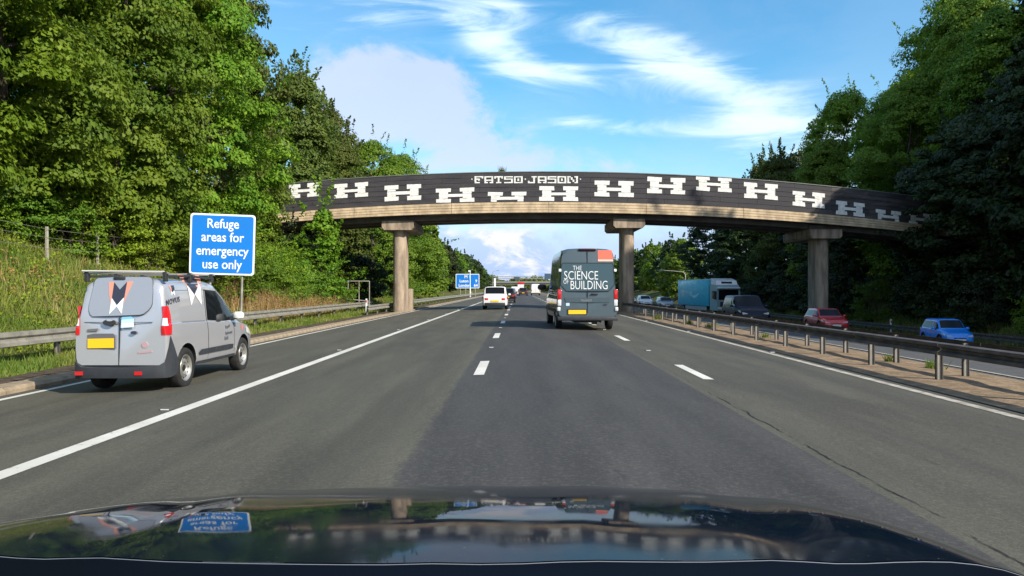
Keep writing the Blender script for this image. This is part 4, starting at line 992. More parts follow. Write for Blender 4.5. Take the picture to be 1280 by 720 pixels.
def car(name, label, loc, rz, pm, kind='hatch', L=4.1, Wd=1.76, H=1.48, style='alloy5', group=None, plate='rear', sc=1.0):
    root = thing(name, label, 'car', loc, rz, group, sc)
    w = Wd / 2; f = L / 2; r = .31 if kind != 'suv' else .36; zb = .20 if kind != 'suv' else .26
    bl = H * .62 if kind != 'suv' else H * .60; bn = H * .60
    if kind == 'suv': bn = H * .58
    rw = w * (.76 if kind != 'suv' else .82)
    rear_drop = {'hatch': .42, 'suv': .30, 'saloon': 1.05, 'estate': .22}[kind]
    st = [(-f, zb + .12, w * .86, bl * .80, bl * .84, w * .66), (-f + .06, zb + .02, w * .93, bl * .94, bl * .98, w * .74), (-f + .14, zb, w * .97, bl, bl + .10, rw * .98),
          (-f + .14 + rear_drop * .6, zb, w, bl, H * .93, rw), (-f + .14 + rear_drop, zb, w, bl, H * .985, rw), (-.15, zb, w, bl - .01, H, rw), (.35, zb, w, bl - .02, H * .975, rw * .99),
          (.35 + (f - .5) * .42, zb, w, bn + .005, bn + .06, w * .80), (f - .55, zb, w * .97, bn - .06, bn - .02, w * .70), (f - .16, zb + .01, w * .90, bn - .17, bn - .13, w * .62), (f - .03, zb + .04, w * .80, bn * .62, bn * .66, w * .5), (f, zb + .10, w * .72, bn * .52, bn * .55, w * .45)]
    B = Body(st, 44); ax = (-f + L * .19, f - L * .20); B.build([pm, darkvoid], root, [(a, r + .05, w) for a in ax])
    wheels(root, ax, w - .11, r, .2, style)
    ws0 = .35 + (f - .5) * .42
    B.top_patch(densify([(.40, rw * .86), (ws0 - .06, w * .76)], 5), glass, root)
    yr = -f + .14
    B.top_patch(densify([(yr + .01, rw * .92), (yr + rear_drop * .60, rw * .90), (yr + rear_drop * .80, rw * .84)], 4), glass, root, name='rear_window')
    for sg in (1, -1):
        a0 = yr + rear_drop * .75; zl = bl + .035; zh = lambda y: (interp_st(B.st, y)[3] - interp_st(B.st, y)[2]) * .80 + interp_st(B.st, y)[2] - .02
        ym = -.05; B.side_patch(densify([(a0 - .1, zl + .04, zl + .06), (a0 + .12, zl, zh(a0 + .12)), (ym - .03, zl, zh(ym - .03))], 3), glass, root, sg)
        B.side_patch(densify([(ym + .03, zl, zh(ym + .03)), (.40, zl, zh(.40)), (ws0 - .30, zl, zh(ws0 - .30)), (ws0 - .12, zl, zl + .03)], 3), glass, root, sg)
        B.side_patch(densify([(ym - .006, zb + .12, zl - .02), (ym + .006, zb + .12, zl - .02)], 1), darkvoid, root, sg, .003, 'door_gap', nz=6)
        B.side_patch([(.12, bl - .13, bl - .10), (.30, bl - .13, bl - .10)], blackpl if pm is white_p else pm, root, sg, .022, 'door_handle')
        B.side_patch(densify([(-f + .9, zb + .03, zb + .09), (f - .95, zb + .03, zb + .09)], 4), blackpl, root, sg, .008, 'sill')
        # lamps
        B.side_patch(densify([(-f + .05, bl * .72, bl * .90), (-f + .30, bl * .76, bl * .93)], 3), redlens, root, sg, .012, 'tail_lamp')
        B.side_patch(densify([(f - .50, bn - .17, bn - .10), (f - .14, bn - .27, bn - .17)], 4), clearlens, root, sg, .012, 'headlamp')
        x1_, x0_ = sg * w * .80, sg * w * .52
        MB().box(min(x0_, x1_), max(x0_, x1_), -f - .012, -f + .12, bl * .68, bl * .83, 0, .02).build('tail_lamp', redlens, root, smooth=40)
        MB().prism([(sg * w * .40, bn * .60), (sg * w * .80, bn * .66), (sg * w * .80, bn * .78), (sg * w * .5, bn * .72)], 'y', f - .20, f - .045).build('headlamp', clearlens, root)
    MB().box(-w * .80, w * .80, -f - .03, -f + .3, zb - .02, zb + .20, 0, .03).build('rear_bumper', blackpl, root, smooth=40)
    MB().box(-w * .52, w * .52, f - .25, f + .012, zb + .04, zb + .16, 0, .02).box(-w * .40, w * .40, f - .25, f - .002, bn * .50, bn * .62, 0, .02).build('grille', blackpl, root, smooth=40)
    MB().box(-.26, .26, f - .02, f + .025, bn * .40, bn * .40 + .11).build('number_plate', plate_w, root)
    MB().box(-.26, .26, -f - .028, -f + .02, bl * .55, bl * .55 + .11).build('number_plate', plate_y, root)
    mirror(root, w * .93, ws0 - .35, bl + .06, pm)
    return root
def van_far(name, label, loc, rz, pm, sc=1.0):
    root = thing(name, label, 'van', loc, rz, None, sc)
    w, f, H = 1.0, 2.7, 2.5
    st = [(-f, .45, w * .93, 1.3, H * .96, w * .84), (-f + .08, .38, w, 1.3, H, w * .9), (1.0, .35, w, 1.3, H, w * .9), (1.5, .35, w, 1.25, H * .93, w * .88), (2.1, .35, w, 1.15, 1.3, w * .8), (2.6, .38, w * .92, .9, .98, w * .7), (f, .45, w * .85, .75, .8, w * .6)]
    B = Body(st, 30); B.build([pm, darkvoid], root, [(-1.6, .38, w), (1.75, .38, w)]); wheels(root, (-1.6, 1.75), .88, .33, .2, 'steel')
    B.top_patch(densify([(1.5, .75), (2.05, .78)], 4), glass, root)
    for sg in (1, -1):
        B.side_patch(densify([(1.0, 1.36, 1.95), (1.45, 1.32, 1.9), (1.9, 1.3, 1.38)], 3), glass, root, sg)
        MB().box(min(sg * .80, sg * .95), max(sg * .80, sg * .95), -f - .012, -f + .1, .85, 1.35, 0, .02).build('tail_lamp', redlens, root, smooth=40)
    MB().box(-.97, .97, -f - .06, -f + .2, .38, .58, 0, .03).build('rear_bumper', blackpl, root, smooth=40)
    MB().box(-.006, .006, -f - .004, -f + .02, .6, 2.3).build('door_gap', darkvoid, root); MB().box(-.26, .26, -f - .02, -f + .02, .7, .81).build('number_plate', plate_y, root)
    mirror(root, 1.0, 1.75, 1.35, blackpl, 1.4); return root
ONC = math.pi
def onroad(x, y): return (x, y, lz(x))
# ahead, same direction
car('parked_car' if False else 'suv', 'white sport utility car ahead in the nearside lane', onroad(-1.58, 53.2), 0, white_p, 'suv', 4.2, 1.72, 1.56)
car('hatchback', 'black car half hidden just beyond the white sport utility car', onroad(-1.15, 76), 0, black_p, 'hatch')
car('hatchback', 'silver car ahead of the black one in the nearside lane', onroad(-1.15, 108), 0, grey_p, 'hatch')
van_far('van', 'small pale van far ahead in the nearside lane', onroad(-.75, 150), 0, white_p, .72)
car('hatchback', 'black car far ahead in the middle lane, in front of a red lorry', onroad(.95, 152), 0, black_p, 'suv', 4.3, 1.8, 1.6)
van_far('van', 'plain white box-backed van far ahead left of the slate blue van', onroad(3.75, 168), 0, white_p, 1.0)
def lorry_rear(x, y):
    root = thing('lorry', 'distant lorry with a red top and pale rear doors in the middle lane', 'lorry', onroad(x, y))
    MB().box(-1.25, 1.25, -4, 4, 1.1, 3.6, 0, .04).build('box_body', signgrey, root, smooth=40); MB().box(-1.26, 1.26, -4.02, 4.01, 3.1, 3.9, 0, .03).build('roof_band', red_p, root, smooth=40)
    for sg in (-1, 1): MB().box(min(sg * .02, sg * 1.15), max(sg * .02, sg * 1.15), -4.04, -4.001, 1.2, 3.0).build('rear_door', white_p, root)
    MB().box(-1.15, 1.15, -4.1, -3.9, .55, .8).build('rear_bumper', red_p, root); MB().box(-1.2, 1.2, 4.2, 6.2, .8, 3.3, 0, .1).build('cab', red_p, root, smooth=40)
    MB().box(-.5, .5, -3.8, 6, .75, 1.08).build('chassis', blackpl, root)
    wheels(root, (-3, -1.8, 5.2), 1.05, .48, .3, 'steel')
lorry_rear(.9, 290)
# oncoming
car('suv', 'dark navy off-road car in front of the teal lorry on the far carriageway', (13.0, 43.5, lz(13.0) - .05), ONC + R(-2), navy_p, 'suv', 4.6, 1.9, 1.78, sc=.94)
car('saloon_car', 'red car half hidden by the central barrier below the far-side pier', (17.6, 43.5, lz(17.6) + .02), ONC + R(-4), red_p, 'hatch', 4.0, 1.7, 1.42, sc=.9)
car('hatchback', 'bright blue hatchback on the far carriageway at the right of the photo', (19.7, 35.0, lz(19.7) - .05), ONC + R(-8), blue_p, 'hatch', 3.5, 1.55, 1.48, sc=.86)
car('hatchback', 'pale silver car behind the teal lorry, second from the pier', onroad(17.6, 106), ONC, white_p, 'hatch')
car('estate_car', 'dark car with lit windscreen just behind the teal lorry', onroad(18.9, 98), ONC, grey_p, 'estate')
car('hatchback', 'dark car furthest left on the far carriageway beside the middle pier', onroad(17.2, 118), ONC, black_p, 'hatch')
# teal lorry
def teal_lorry():
    root = thing('lorry', 'teal box lorry with white cab coming the other way under the bridge', 'lorry', (20.6, 83, lz(20.6) - .1), ONC + R(6))
    MB().box(-1.27, 1.27, -6.2, 3.9, .95, 3.75, 0, .03).build('box_body', teal_p, root, smooth=40)
    MB().box(-1.29, 1.29, -6.22, 3.92, 3.70, 3.79, 0, .01).build('roof_rail', teal_l, root)
    # arc print, on the side facing the near carriageway (local +X after turning)
    for sg in (1, -1):
        b = MB(); n = 16; pts = []
        for k in range(n + 1):
            t = k / n; yy_ = 1.0 - 2.6 * t; zz_ = 2.45 - .55 * math.sin(math.pi * (.08 + .72 * t)); pts.append((yy_, zz_, .04 + .10 * math.sin(math.pi * t)))
        for k in range(n):
            (y0_, z0_, t0), (y1_, z1_, t1) = pts[k], pts[k + 1]; b.quad([(sg * 1.276, y0_, z0_ - t0), (sg * 1.276, y1_, z1_ - t1), (sg * 1.276, y1_, z1_ + t1), (sg * 1.276, y0_, z0_ + t0)])
        y_, z_ = pts[-1][:2]; b.quad([(sg * 1.276, y_ + .35, z_ + .12), (sg * 1.276, y_ - .35, z_ + .38), (sg * 1.276, y_ - .12, z_ - .38), (sg * 1.276, y_ - .05, z_ - .02)])
        b.build('arrow_print', teal_l, root, recalc=False)
    # cab
    cab = MB().prism([(4.2, .55), (6.25, .55), (6.28, 1.5), (6.12, 2.75), (5.8, 3.15), (4.2, 3.25)], 'x', -1.22, 1.22).build('cab', mat('cab_grey_teal', (.22, .34, .36), .35, var=.1), root)
    MB().prism([(4.15, 3.26), (5.8, 3.17), (5.5, 3.6), (4.15, 3.85)], 'x', -1.1, 1.1).build('roof_fairing', white_p, root)
    MB().box(-.55, .55, 5.52, 5.72, 3.28, 3.5, 0, .02).build('fairing_vent', blackpl, root)
    MB().quad([(-1.08, 6.285, 1.65), (1.08, 6.285, 1.65), (1.02, 6.155, 2.65), (-1.02, 6.155, 2.65)]).build('windscreen', glass, root)
    MB().box(-1.15, 1.15, 6.1, 6.45, 2.78, 2.92, 0, .03).build('sun_visor', white_p, root)
    MB().box(-.9, .9, 6.27, 6.32, .95, 1.45).build('grille', blackpl, root)
    for sg in (1, -1):
        MB().quad([(sg * 1.226, 4.9, 1.75), (sg * 1.226, 6.1, 1.7), (sg * 1.226, 6.0, 2.55), (sg * 1.226, 4.9, 2.55)]).build('side_window', glass, root)
        MB().box(min(sg * 1.25, sg * 1.5), max(sg * 1.25, sg * 1.5), 6.05, 6.2, 1.7, 2.5, 0, .04).build('wing_mirror', blackpl, root)
        MB().box(min(sg * .75, sg * 1.15), max(sg * .75, sg * 1.15), 6.24, 6.33, .68, .9, 0, .02).build('headlamp', clearlens, root)
        MB().box(min(sg * 1.18, sg * 1.24), max(sg * 1.18, sg * 1.24), -3.6, 3.2, .5, .9).build('side_guard', mat('side_guard_grey', (.3, .32, .33), .5), root)
    MB().box(-.6, .6, -6.1, 6, .6, .94).build('chassis', blackpl, root); wheels(root, (-4.6, 5.0), 1.06, .50, .3, 'steel')
teal_lorry()

# ---- slate blue high-roof van
def slate_van():
    x0 = 2.36; root = thing('van', 'slate blue high-roofed van ahead with white lettering on its rear window', 'van', (x0, 25.9, lz(x0) - .02), R(2.2))
    w, L, H = 1.04, 5.9, 2.83
    st = [(0, .50, w * .965, 1.30, H - .10, .88), (.05, .46, w * .99, 1.30, H - .03, .90), (.15, .45, w, 1.30, H, .905), (.6, .42, w, 1.30, H + .01, .91), (3.6, .40, w, 1.30, H - .02, .91), (4.1, .40, w, 1.28, H - .16, .89), (4.9, .40, w, 1.22, 1.38, .84), (5.6, .42, w * .95, .98, 1.05, .74), (5.9, .50, w * .84, .78, .82, .6)]
    lean = lambda v_: (v_[0], v_[1] + (.10 * max(0, v_[2] - 1.25) / 1.6) * max(0, 1 - v_[1] / .6), v_[2])
    B = Body(st, 44, lean); B.build([slate_p, darkvoid], root, [(1.15, .40, w), (4.85, .40, w)]); wheels(root, (1.15, 4.85), .90, .35, .22, 'steel')
    ty, ri = wheel_meshes(.35, .22, 'steel')
    yb = lambda z: lean((0, 0, z))[1]
    # rear door window (one dark-framed panel over two doors)
    poly = [(-.84, 2.32), (.84, 2.32), (.89, 2.25), (.92, 1.58), (.72, 1.36), (-.72, 1.36), (-.92, 1.58), (-.89, 2.25)]
    b = MB(); b.v = [(x, yb(z) - .012, z) for x, z in poly] + [(x, yb(z) + .02, z) for x, z in poly]; n = 8; b.f = [tuple(range(8))] + [(k, (k + 1) % 8, 8 + (k + 1) % 8, 8 + k) for k in range(8)]; b.m = [0] * 9
    b.build('rear_window', mat('tinted_slate_window', (.030, .065, .080), .16, spec=.8), root)
    pi = [(x * 1.02, 1.85 + (z - 1.85) * 1.04) for x, z in poly]
    fr = MB(); 
    for k in range(8):
        a, e = poly[k], poly[(k + 1) % 8]; fr.tube([(a[0], yb(a[1]) - .008, a[1]), (e[0], yb(e[1]) - .008, e[1])], .014, 5)
    fr.build('window_seal', blackpl, root)
    sl_ = -math.atan(.10 / 1.6)
    for txt, x, z, fw, fh in [('THE', -.35, 2.15, .30, .15), ('SCIENCE', -.22, 1.90, 1.16, .29), ('OF', -.74, 1.68, .17, .14), ('BUILDING', .05, 1.57, 1.26, .29)]:
        letters(txt, printwhite, root, (x, yb(z) - .018, z), .4, rot=(sl_, 0, 0), offset=-.004, extrude=.002, fit=(fw, fh))
    for z0_, z1_, m_ in ((2.45, 2.76, orange), (2.38, 2.445, pinkish)):
        b = MB(); b.quad([(.36, yb(z0_) - .006, z0_), (.885, yb(z0_) - .006, z0_), (.885 - (z1_ - 2.38) * .12, yb(z1_) - .006, z1_), (.36, yb(z1_) - .006, z1_)]).build('sticker', m_, root, recalc=False)
    MB().box(-.006, .006, -.008, .05, .62, 1.41).build('door_gap', darkvoid, root); MB().box(-.005, .005, .055, .12, 2.30, 2.72).build('door_gap', darkvoid, root)
    MB().box(-.30, .30, .04, .22, H - .085, H - .015, 0, .02).build('high_brake_lamp', mat('dark_red_lens', (.05, .006, .01), .2), root, smooth=40)
    MB().box(.12, .36, -.035, .02, 1.24, 1.285, 0, .01).build('door_handle', blackpl, root, smooth=40)
    MB().prism([(-.8, 1.14), (.8, 1.14), (.74, .98), (-.74, .98)], 'y', -.022, .02).build('trim_band', slate_p, root)
    MB().box(-.66, -.06, -.035, 0, .58, .72).build('number_plate', plate_y, root); MB().box(-.70, -.02, -.022, 0, .56, .75).build('plate_recess', blackpl, root)
    oval = [(.60 + .075 * math.cos(2 * math.pi * k / 16), .90 + .035 * math.sin(2 * math.pi * k / 16)) for k in range(16)]
    MB().prism(oval, 'y', -.016, .01).build('badge', inkblue, root); letters('TRANSIT', silverrim, root, (-.05, -.024, 1.04), .10, extrude=.001)
    MB().box(-.74, -.62, -.01, .01, .86, .96).build('sticker', paleblue, root)
    for sg in (1, -1):
        a_, c_ = sorted((sg * .90, sg * 1.028))
        MB().box(a_, c_, -.02, .16, 1.08, 1.42, 0, .025).build('tail_lamp', redlens, root, smooth=40); MB().box(a_, c_, -.018, .15, .86, 1.075, 0, .02).build('indicator_lamp', clearlens, root, smooth=40)
        a_, c_ = sorted((sg * .93, sg * 1.045)); MB().box(a_, c_, -.05, .10, .68, .82, 0, .03).build('fog_lamp', clearlens, root, smooth=40)
        a_, c_ = sorted((sg * .90, sg * .99)); MB().box(a_, c_, -.005, .12, 2.02, 2.12, 0, .02).build('hinge', signwhite, root, smooth=40)
        B.side_patch(densify([(3.75, 1.42, 2.05), (4.2, 1.36, 1.98), (4.75, 1.32, 1.42)], 4), glass, root, sg)
        for yy_ in (3.6, 2.2): B.side_patch([(yy_, .5, 2.5), (yy_ + .015, .5, 2.5)], darkvoid, root, sg, .003, 'door_gap', nz=10)
        B.side_patch(densify([(.5, .62, .74), (4.3, .62, .74)], 6), blackpl, root, sg, .012, 'rubbing_strip')
    MB().box(-1.03, 1.03, -.10, .25, .36, .50, 0, .03).build('rear_bumper', greypl, root, smooth=40)
    MB().box(-.4, .35, .2, 2.5, .28, .42).tube([(.45, .1, .32), (.45, 1.5, .34)], .04, 8).build('underside', blackpl, root)
    B.top_patch(densify([(4.15, .78), (4.8, .80)], 4), glass, root); mirror(root, 1.02, 4.5, 1.5, blackpl, 1.7)
slate_van()

# ---- silver grey small van
def grey_van():
    XR, YR, WV = -5.12, 11.1, 1.38
    cx0 = XR - WV / 2; zg = lz(cx0) - .01
    root = thing('van', 'silver grey small van with roof bars on the hard shoulder beside the refuge sign', 'van', (cx0, YR, zg))
    w, L, H = WV / 2, 3.78, 1.70
    def SP(px, py):   # photo position on the van's right flank -> local (y,z)
        X = XR
        for _ in range(4):
            y = -950 * X / (648 - px); z = CH - (py - 361) * y / 950 - zg; X = cx0 + (B.side(y - YR, z) + .004)
        return y - YR, z
    def RP(px, py):   # photo position on the rear face -> local (x,z)
        return (px - 648) * YR / 950 - cx0, CH - (py - 361) * YR / 950 - zg
    st = [(0, .42, w * .95, 1.02, H - .12, w * .78), (.04, .38, w * .985, 1.02, H - .05, w * .815), (.14, .36, w, 1.02, H - .015, w * .83), (.5, .33, w, 1.02, H, w * .84), (1.5, .31, w, 1.0, H, w * .85), (1.95, .31, w, .98, H - .05, w * .84), (2.35, .31, w, .96, H - .24, w * .82),
          (2.92, .31, w, .93, 1.02, w * .82), (3.35, .33, w * .97, .86, .93, w * .74), (3.62, .36, w * .90, .74, .82, w * .66), (3.75, .40, w * .80, .62, .66, w * .58), (3.78, .46, w * .74, .56, .60, w * .5)]
    lean = lambda v_: (v_[0], v_[1] + (.10 * max(0, v_[2] - .95) / .75) * max(0, 1 - v_[1] / .5), v_[2])
    B = Body(st, 54, lean); ax = (.66, 3.08); RW = .315
    B.build([silver_p, darkvoid], root, [(a, RW + .045, w) for a in ax]); wheels(root, ax, w - .10, RW, .18, 'steel')
    yb = lambda z: lean((0, 0, z))[1]
    def rear_poly(pts, m, name, off=.006, th=.01):
        q = [RP(80 + a / 4, 320 + c / 4) for a, c in pts]; b = MB(); n = len(q)
        b.v = [(x, yb(z) - off, z) for x, z in q] + [(x, yb(z) - off + th, z) for x, z in q]; b.f = [tuple(range(n))] + [(k, (k + 1) % n, n + (k + 1) % n, n + k) for k in range(n)]; b.m = [0] * (n + 1)
        return b.build(name, m, root)
    def side_poly(pts, m, name, off=.005):
        q = [SP(80 + a / 4, 320 + c / 4) for a, c in pts]
        bm = bmesh.new(); vs = [bm.verts.new((0, y, z)) for y, z in q]; bm.faces.new(vs)
        for z in np.arange(.3, 1.7, .05): bmesh.ops.bisect_plane(bm, geom=bm.verts[:] + bm.edges[:] + bm.faces[:], plane_co=(0, 0, z), plane_no=(0, 0, 1))
        for v_ in bm.verts: v_.co = Vector(lean((B.side(v_.co.y, v_.co.z) + off, v_.co.y, v_.co.z)))
        b = MB(); b.add_bm(bm); bm.free(); return b.build(name, m, root, recalc=False)
    # rear: painted-over window panel with frame, doors
    wp = [(138, 128), (145, 116), (158, 110), (270, 104), (405, 105), (420, 109), (428, 122), (433, 180), (433, 238), (428, 254), (415, 272), (395, 288), (375, 294), (250, 299), (140, 302), (127, 292), (119, 272), (118, 245)]
    rear_poly([(275 + (a - 275) * 1.016, 200 + (c - 200) * 1.03) for a, c in wp], mat('rear_glass_frame', (.10, .105, .12), .3, .3), 'window_surround', .004)
    rear_poly(wp, mat('silver_window_wrap', (.42, .42, .45), .18, .45, coat=.6), 'rear_window', .010)
    rear_poly([(238, 132), (268, 168), (301, 130), (292, 205), (258, 245), (232, 208)], inkblue, 'logo_print', .016)
    rear_poly([(230, 212), (258, 247), (290, 209), (284, 288), (258, 252), (223, 291)], printwhite, 'logo_print', .016)
    rear_poly([(210, 130), (236, 128), (230, 207), (228, 250), (216, 190)], coral, 'logo_print', .0145); rear_poly([(303, 128), (334, 126), (308, 190), (292, 235), (294, 205)], coral, 'logo_print', .0145)
    rear_poly([(273, 300), (277, 300), (276, 548), (272, 548)], darkvoid, 'door_gap', .003)
    rear_poly([(100, 330), (440, 330), (440, 333), (100, 333)], inkgrey, 'door_gap', .003)
    rear_poly([(118, 395), (150, 388), (245, 388), (256, 398), (258, 465), (118, 465)], mat('plate_recess_grey', (.12, .12, .13), .5), 'plate_recess', .006)
    rear_poly([(121, 414), (250, 411), (250, 459), (121, 461)], plate_y, 'number_plate', .018)
    def rear_oval(cx_, cy_, a, c, m, name, off, n=16): return rear_poly([(cx_ + a * math.cos(2 * math.pi * k / n), cy_ + c * math.sin(2 * math.pi * k / n)) for k in range(n)], m, name, off, .03)
    rear_oval(226, 333, 31, 16, blackpl, 'door_handle', .025); rear_oval(349, 383, 15, 8, inkblue, 'badge', .012); rear_oval(230, 321, 16, 5, silver_p, 'handle_grip', .03)
    rear_poly([(285, 318), (345, 312), (348, 356), (285, 360)], paleblue, 'sticker', .008); rear_poly([(290, 338), (345, 335), (345, 354), (290, 357)], printwhite, 'sticker', .011)
    rear_poly([(286, 306), (330, 303), (350, 312), (286, 318)], mat('cyan_sticker', (.2, .5, .75), .5), 'sticker', .009)
    rear_oval(405, 445, 16, 15, mat('pink_sticker', (.45, .30, .32), .5), 'sticker', .007); rear_poly([(370, 478), (440, 470), (440, 482), (370, 489)], mat('pink_sticker', (.45, .30, .32), .5), 'sticker', .007)
    rear_poly([(118, 366), (170, 362), (170, 374), (118, 378)], mat('badge_chrome', (.25, .25, .26), .3, .5), 'badge', .008)
    x_, z_ = RP(80 + 268 / 4, 320 + 112 / 4)
    MB().box(x_ - .10, x_ + .07, yb(z_) - .03, yb(z_) + .1, z_ - .02, z_ + .025, 0, .01).build('high_brake_lamp', blackpl, root, smooth=40)
    # tail lamps: wrap round the rear corners
    for sg in (1, -1):
        def lz_(z):
            t = (z - .86) / .42; return w * (.845 + .075 * t * t + .02 * (1 - t) ** 3), .05 + .15 * math.sin(math.pi * min(1, .12 + .80 * t)) ** .8
        for z0_, z1_, m_, o_ in ((.86, 1.0, redlens, .010), (1.002, 1.095, redlens, .009), (1.097, 1.28, redlens, .010)):
            b = MB(); nr = 6
            for i_ in range(nr + 1):
                z = z0_ + (z1_ - z0_) * i_ / nr; xi, ye = lz_(z); s_ = B.side(.10, z) + o_
                for (x, y) in [(xi, -o_ + .004), (xi + .012, -o_), (s_ - .035, -o_), (s_ - .006, .03), (s_, .06), (s_, .06 + ye * .6)]: b.v.append((x * sg, y + yb(z) * .9, z))
            for i_ in range(nr):
                for k in range(5): a0 = i_ * 6 + k; b.f.append((a0, a0 + 1, a0 + 7, a0 + 6)); b.m.append(0)
            b.f += [tuple(range(6)), tuple(nr * 6 + k for k in range(6))]; b.m += [0, 0]
            b.build('tail_lamp', m_, root, smooth=50)
        b = MB()
        for z in (.995, 1.03, 1.07, 1.105):
            xi, ye = lz_(z); s_ = B.side(.10, z) + .014
            for (x, y) in [(xi + .008, -.013), (s_ - .036, -.015), (s_ - .008, .026), (s_ + .001, .05)]: b.v.append((x * sg, y + yb(z) * .9, z))
        for i_ in range(3):
            for k in range(3): a0 = i_ * 4 + k; b.f.append((a0, a0 + 1, a0 + 5, a0 + 4)); b.m.append(0)
        b.build('indicator_lamp', clearlens, root, smooth=50)
    # dark bumper that sweeps up round the corner
    b = MB(); prof = []
    for i in range(25):
        t = i / 24
        if t < .5: x = w * 1.0 * (t / .5) ; 
    ptsb = [(0, -.075), (.45 * w, -.072), (.80 * w, -.055), (.95 * w, -.01), (1.012 * w, .08), (1.018 * w, .20), (1.018 * w, .30)]
    ztop = [.385, .385, .395, .47, .84, .66, .50]; zbot = [.235] * 5 + [.25, .29]
    full = [(-x, y, zt, zb_) for (x, y), zt, zb_ in list(zip(ptsb, ztop, zbot))[:0:-1]] + [(x, y, zt, zb_) for (x, y), zt, zb_ in zip(ptsb, ztop, zbot)]
    for (x, y, zt, zb_) in full: b.v += [(x, y, zb_), (x * 1.004, y - .012, (zt + zb_) / 2), (x, y, zt), (x * .96, y + .06, zt + .004)]
    for i in range(len(full) - 1):
        for k in range(3): a0 = i * 4 + k; b.f.append((a0, a0 + 1, a0 + 5, a0 + 4)); b.m.append(0)
    b.build('rear_bumper', greypl, root, smooth=35)
    MB().box(-w * .9, w * .9, -.03, .3, .24, .30).build('underside', blackpl, root)
    for sg in (.35, -.90): MB().box(w * sg, w * sg + .11, -.088, -.06, .28, .335).build('reflector', redlens, root)
    # flank
    B.side_patch(densify([SP(177 + 80 - 80, 0)[0:1] * 0 + (0, 0, 0)][:0] + [(1.50, 1.02, 1.50), (1.95, .99, 1.47), (2.2, .98, 1.36), (2.74, .975, 1.04)], 5), glass, root, 1)
    B.side_patch(densify([(1.50, 1.02, 1.50), (1.95, .99, 1.47), (2.2, .98, 1.36), (2.74, .975, 1.04)], 5), glass, root, -1)
    B.side_patch(densify([(1.46, 1.505, 1.525), (1.95, 1.475, 1.50), (2.2, 1.365, 1.39), (2.78, 1.035, 1.06)], 5), blackpl, root, 1, .008, 'window_seal', nz=1)
    B.side_patch(densify([(1.455, .40, 1.52), (1.470, .40, 1.52)], 1), darkvoid, root, 1, .003, 'door_gap', nz=12); B.side_patch(densify([(2.60, .42, 1.0), (2.612, .42, 1.0)], 1), darkvoid, root, 1, .003, 'door_gap', nz=8)
    B.side_patch(densify([(.30, 1.505, 1.512), (1.46, 1.515, 1.522)], 4), inkgrey, root, 1, .004, 'door_gap', nz=1)
    B.side_patch(densify([(.55, 1.015, 1.035), (1.4, 1.0, 1.02)], 4), mat('shoulder_crease_shade', (.22, .23, .25), .35, .4), root, 1, .003, 'crease_shade', nz=1)  # darker strip paints the shade line of the shoulder fold
    B.side_patch(densify([(1.08, .48, .52), (1.15, .475, .56), (2.35, .47, .56), (2.52, .48, .55)], 4), greypl, root, 1, .018, 'rubbing_strip')
    B.side_patch(densify([(1.02, .33, .375), (2.66, .33, .375)], 4), greypl, root, 1, .010, 'sill')
    yh, zh = SP(80 + 770 / 4, 320 + 322 / 4); MB().box(B.side(yh, zh) - .01, B.side(yh, zh) + .028, yh - .085, yh + .085, zh - .02, zh + .022, 0, .012).build('door_handle', blackpl, root, smooth=40)
    side_poly([(597, 96), (655, 96), (668, 110), (652, 190), (612, 140)], inkblue, 'logo_print', .006)
    side_poly([(565, 92), (597, 94), (612, 140), (618, 165), (590, 125)], coral, 'logo_print', .0055); side_poly([(655, 94), (672, 95), (682, 120), (676, 165), (658, 150)], coral, 'logo_print', .0055)
    side_poly([(612, 145), (652, 196), (636, 248)], printwhite, 'logo_print', .008); side_poly([(654, 192), (665, 130), (688, 245)], printwhite, 'logo_print', .008)
    side_poly([(525, 148), (545, 146), (550, 172), (537, 180)], inkblue, 'logo_print', .006); side_poly([(514, 146), (525, 147), (534, 172), (528, 172)], coral, 'logo_print', .006)
    side_poly([(529, 172), (540, 186), (533, 198)], printwhite, 'logo_print', .007); side_poly([(540, 184), (547, 170), (553, 200)], printwhite, 'logo_print', .007)
    def side_text(txt, px, py, size, xs=1.0, m=inkgrey, sp=1.0):
        y, z = SP(80 + px / 4, 320 + py / 4); a1 = (B.side(y, z + .05) - B.side(y, z - .05)) / .10
        letters(txt, m, root, (B.side(y, z) + .006, y, z), size, rot=(math.atan(-a1) * 0, 0, R(90)), xs=xs, extrude=.002, spacing=sp, offset=.002).rotation_euler = (0, -math.atan(-a1), R(90))
    side_text('NOVUS', 545, 226, .115, 1.0, inkblue, 1.25)
    side_text('Repair', 818, 352, .085); side_text('Replacement', 824, 382, .075, .8); side_text('Build', 812, 410, .085)
    B.top_patch(densify([(2.02, w * .70), (2.86, w * .76)], 6), glass, root)
    mirror(root, w * .97, 2.52, 1.06, white_p, .95)
    side_poly([(887, 345), (893, 340), (893, 365), (887, 368)], orange, 'side_repeater', .006)
    B.side_patch(densify([(3.22, .72, .84), (3.60, .64, .74)], 4), clearlens, root, 1, .010, 'headlamp')
    # roof bars
    for y in (.16, 1.0, 1.85): 
        o = MB().tube([(-w * .92, y, H + .065), (w * .92, y, H + .065)], .015, 8).build('roof_bar', steel, root, smooth=60)
        for sg in (-1, 1): MB().box(min(sg * w * .80, sg * w * .88), max(sg * w * .80, sg * w * .88), y - .035, y + .035, H - .06, H + .085, 0, .008).build('bar_foot', blackpl, o)
    for sg in (-1, 1): MB().tube([(sg * w * .84, .14, H + .02), (sg * w * .85, 1.0, H + .035), (sg * w * .85, 1.9, H + .0)], .018, 6).build('roof_rail', greypl, root, smooth=60)
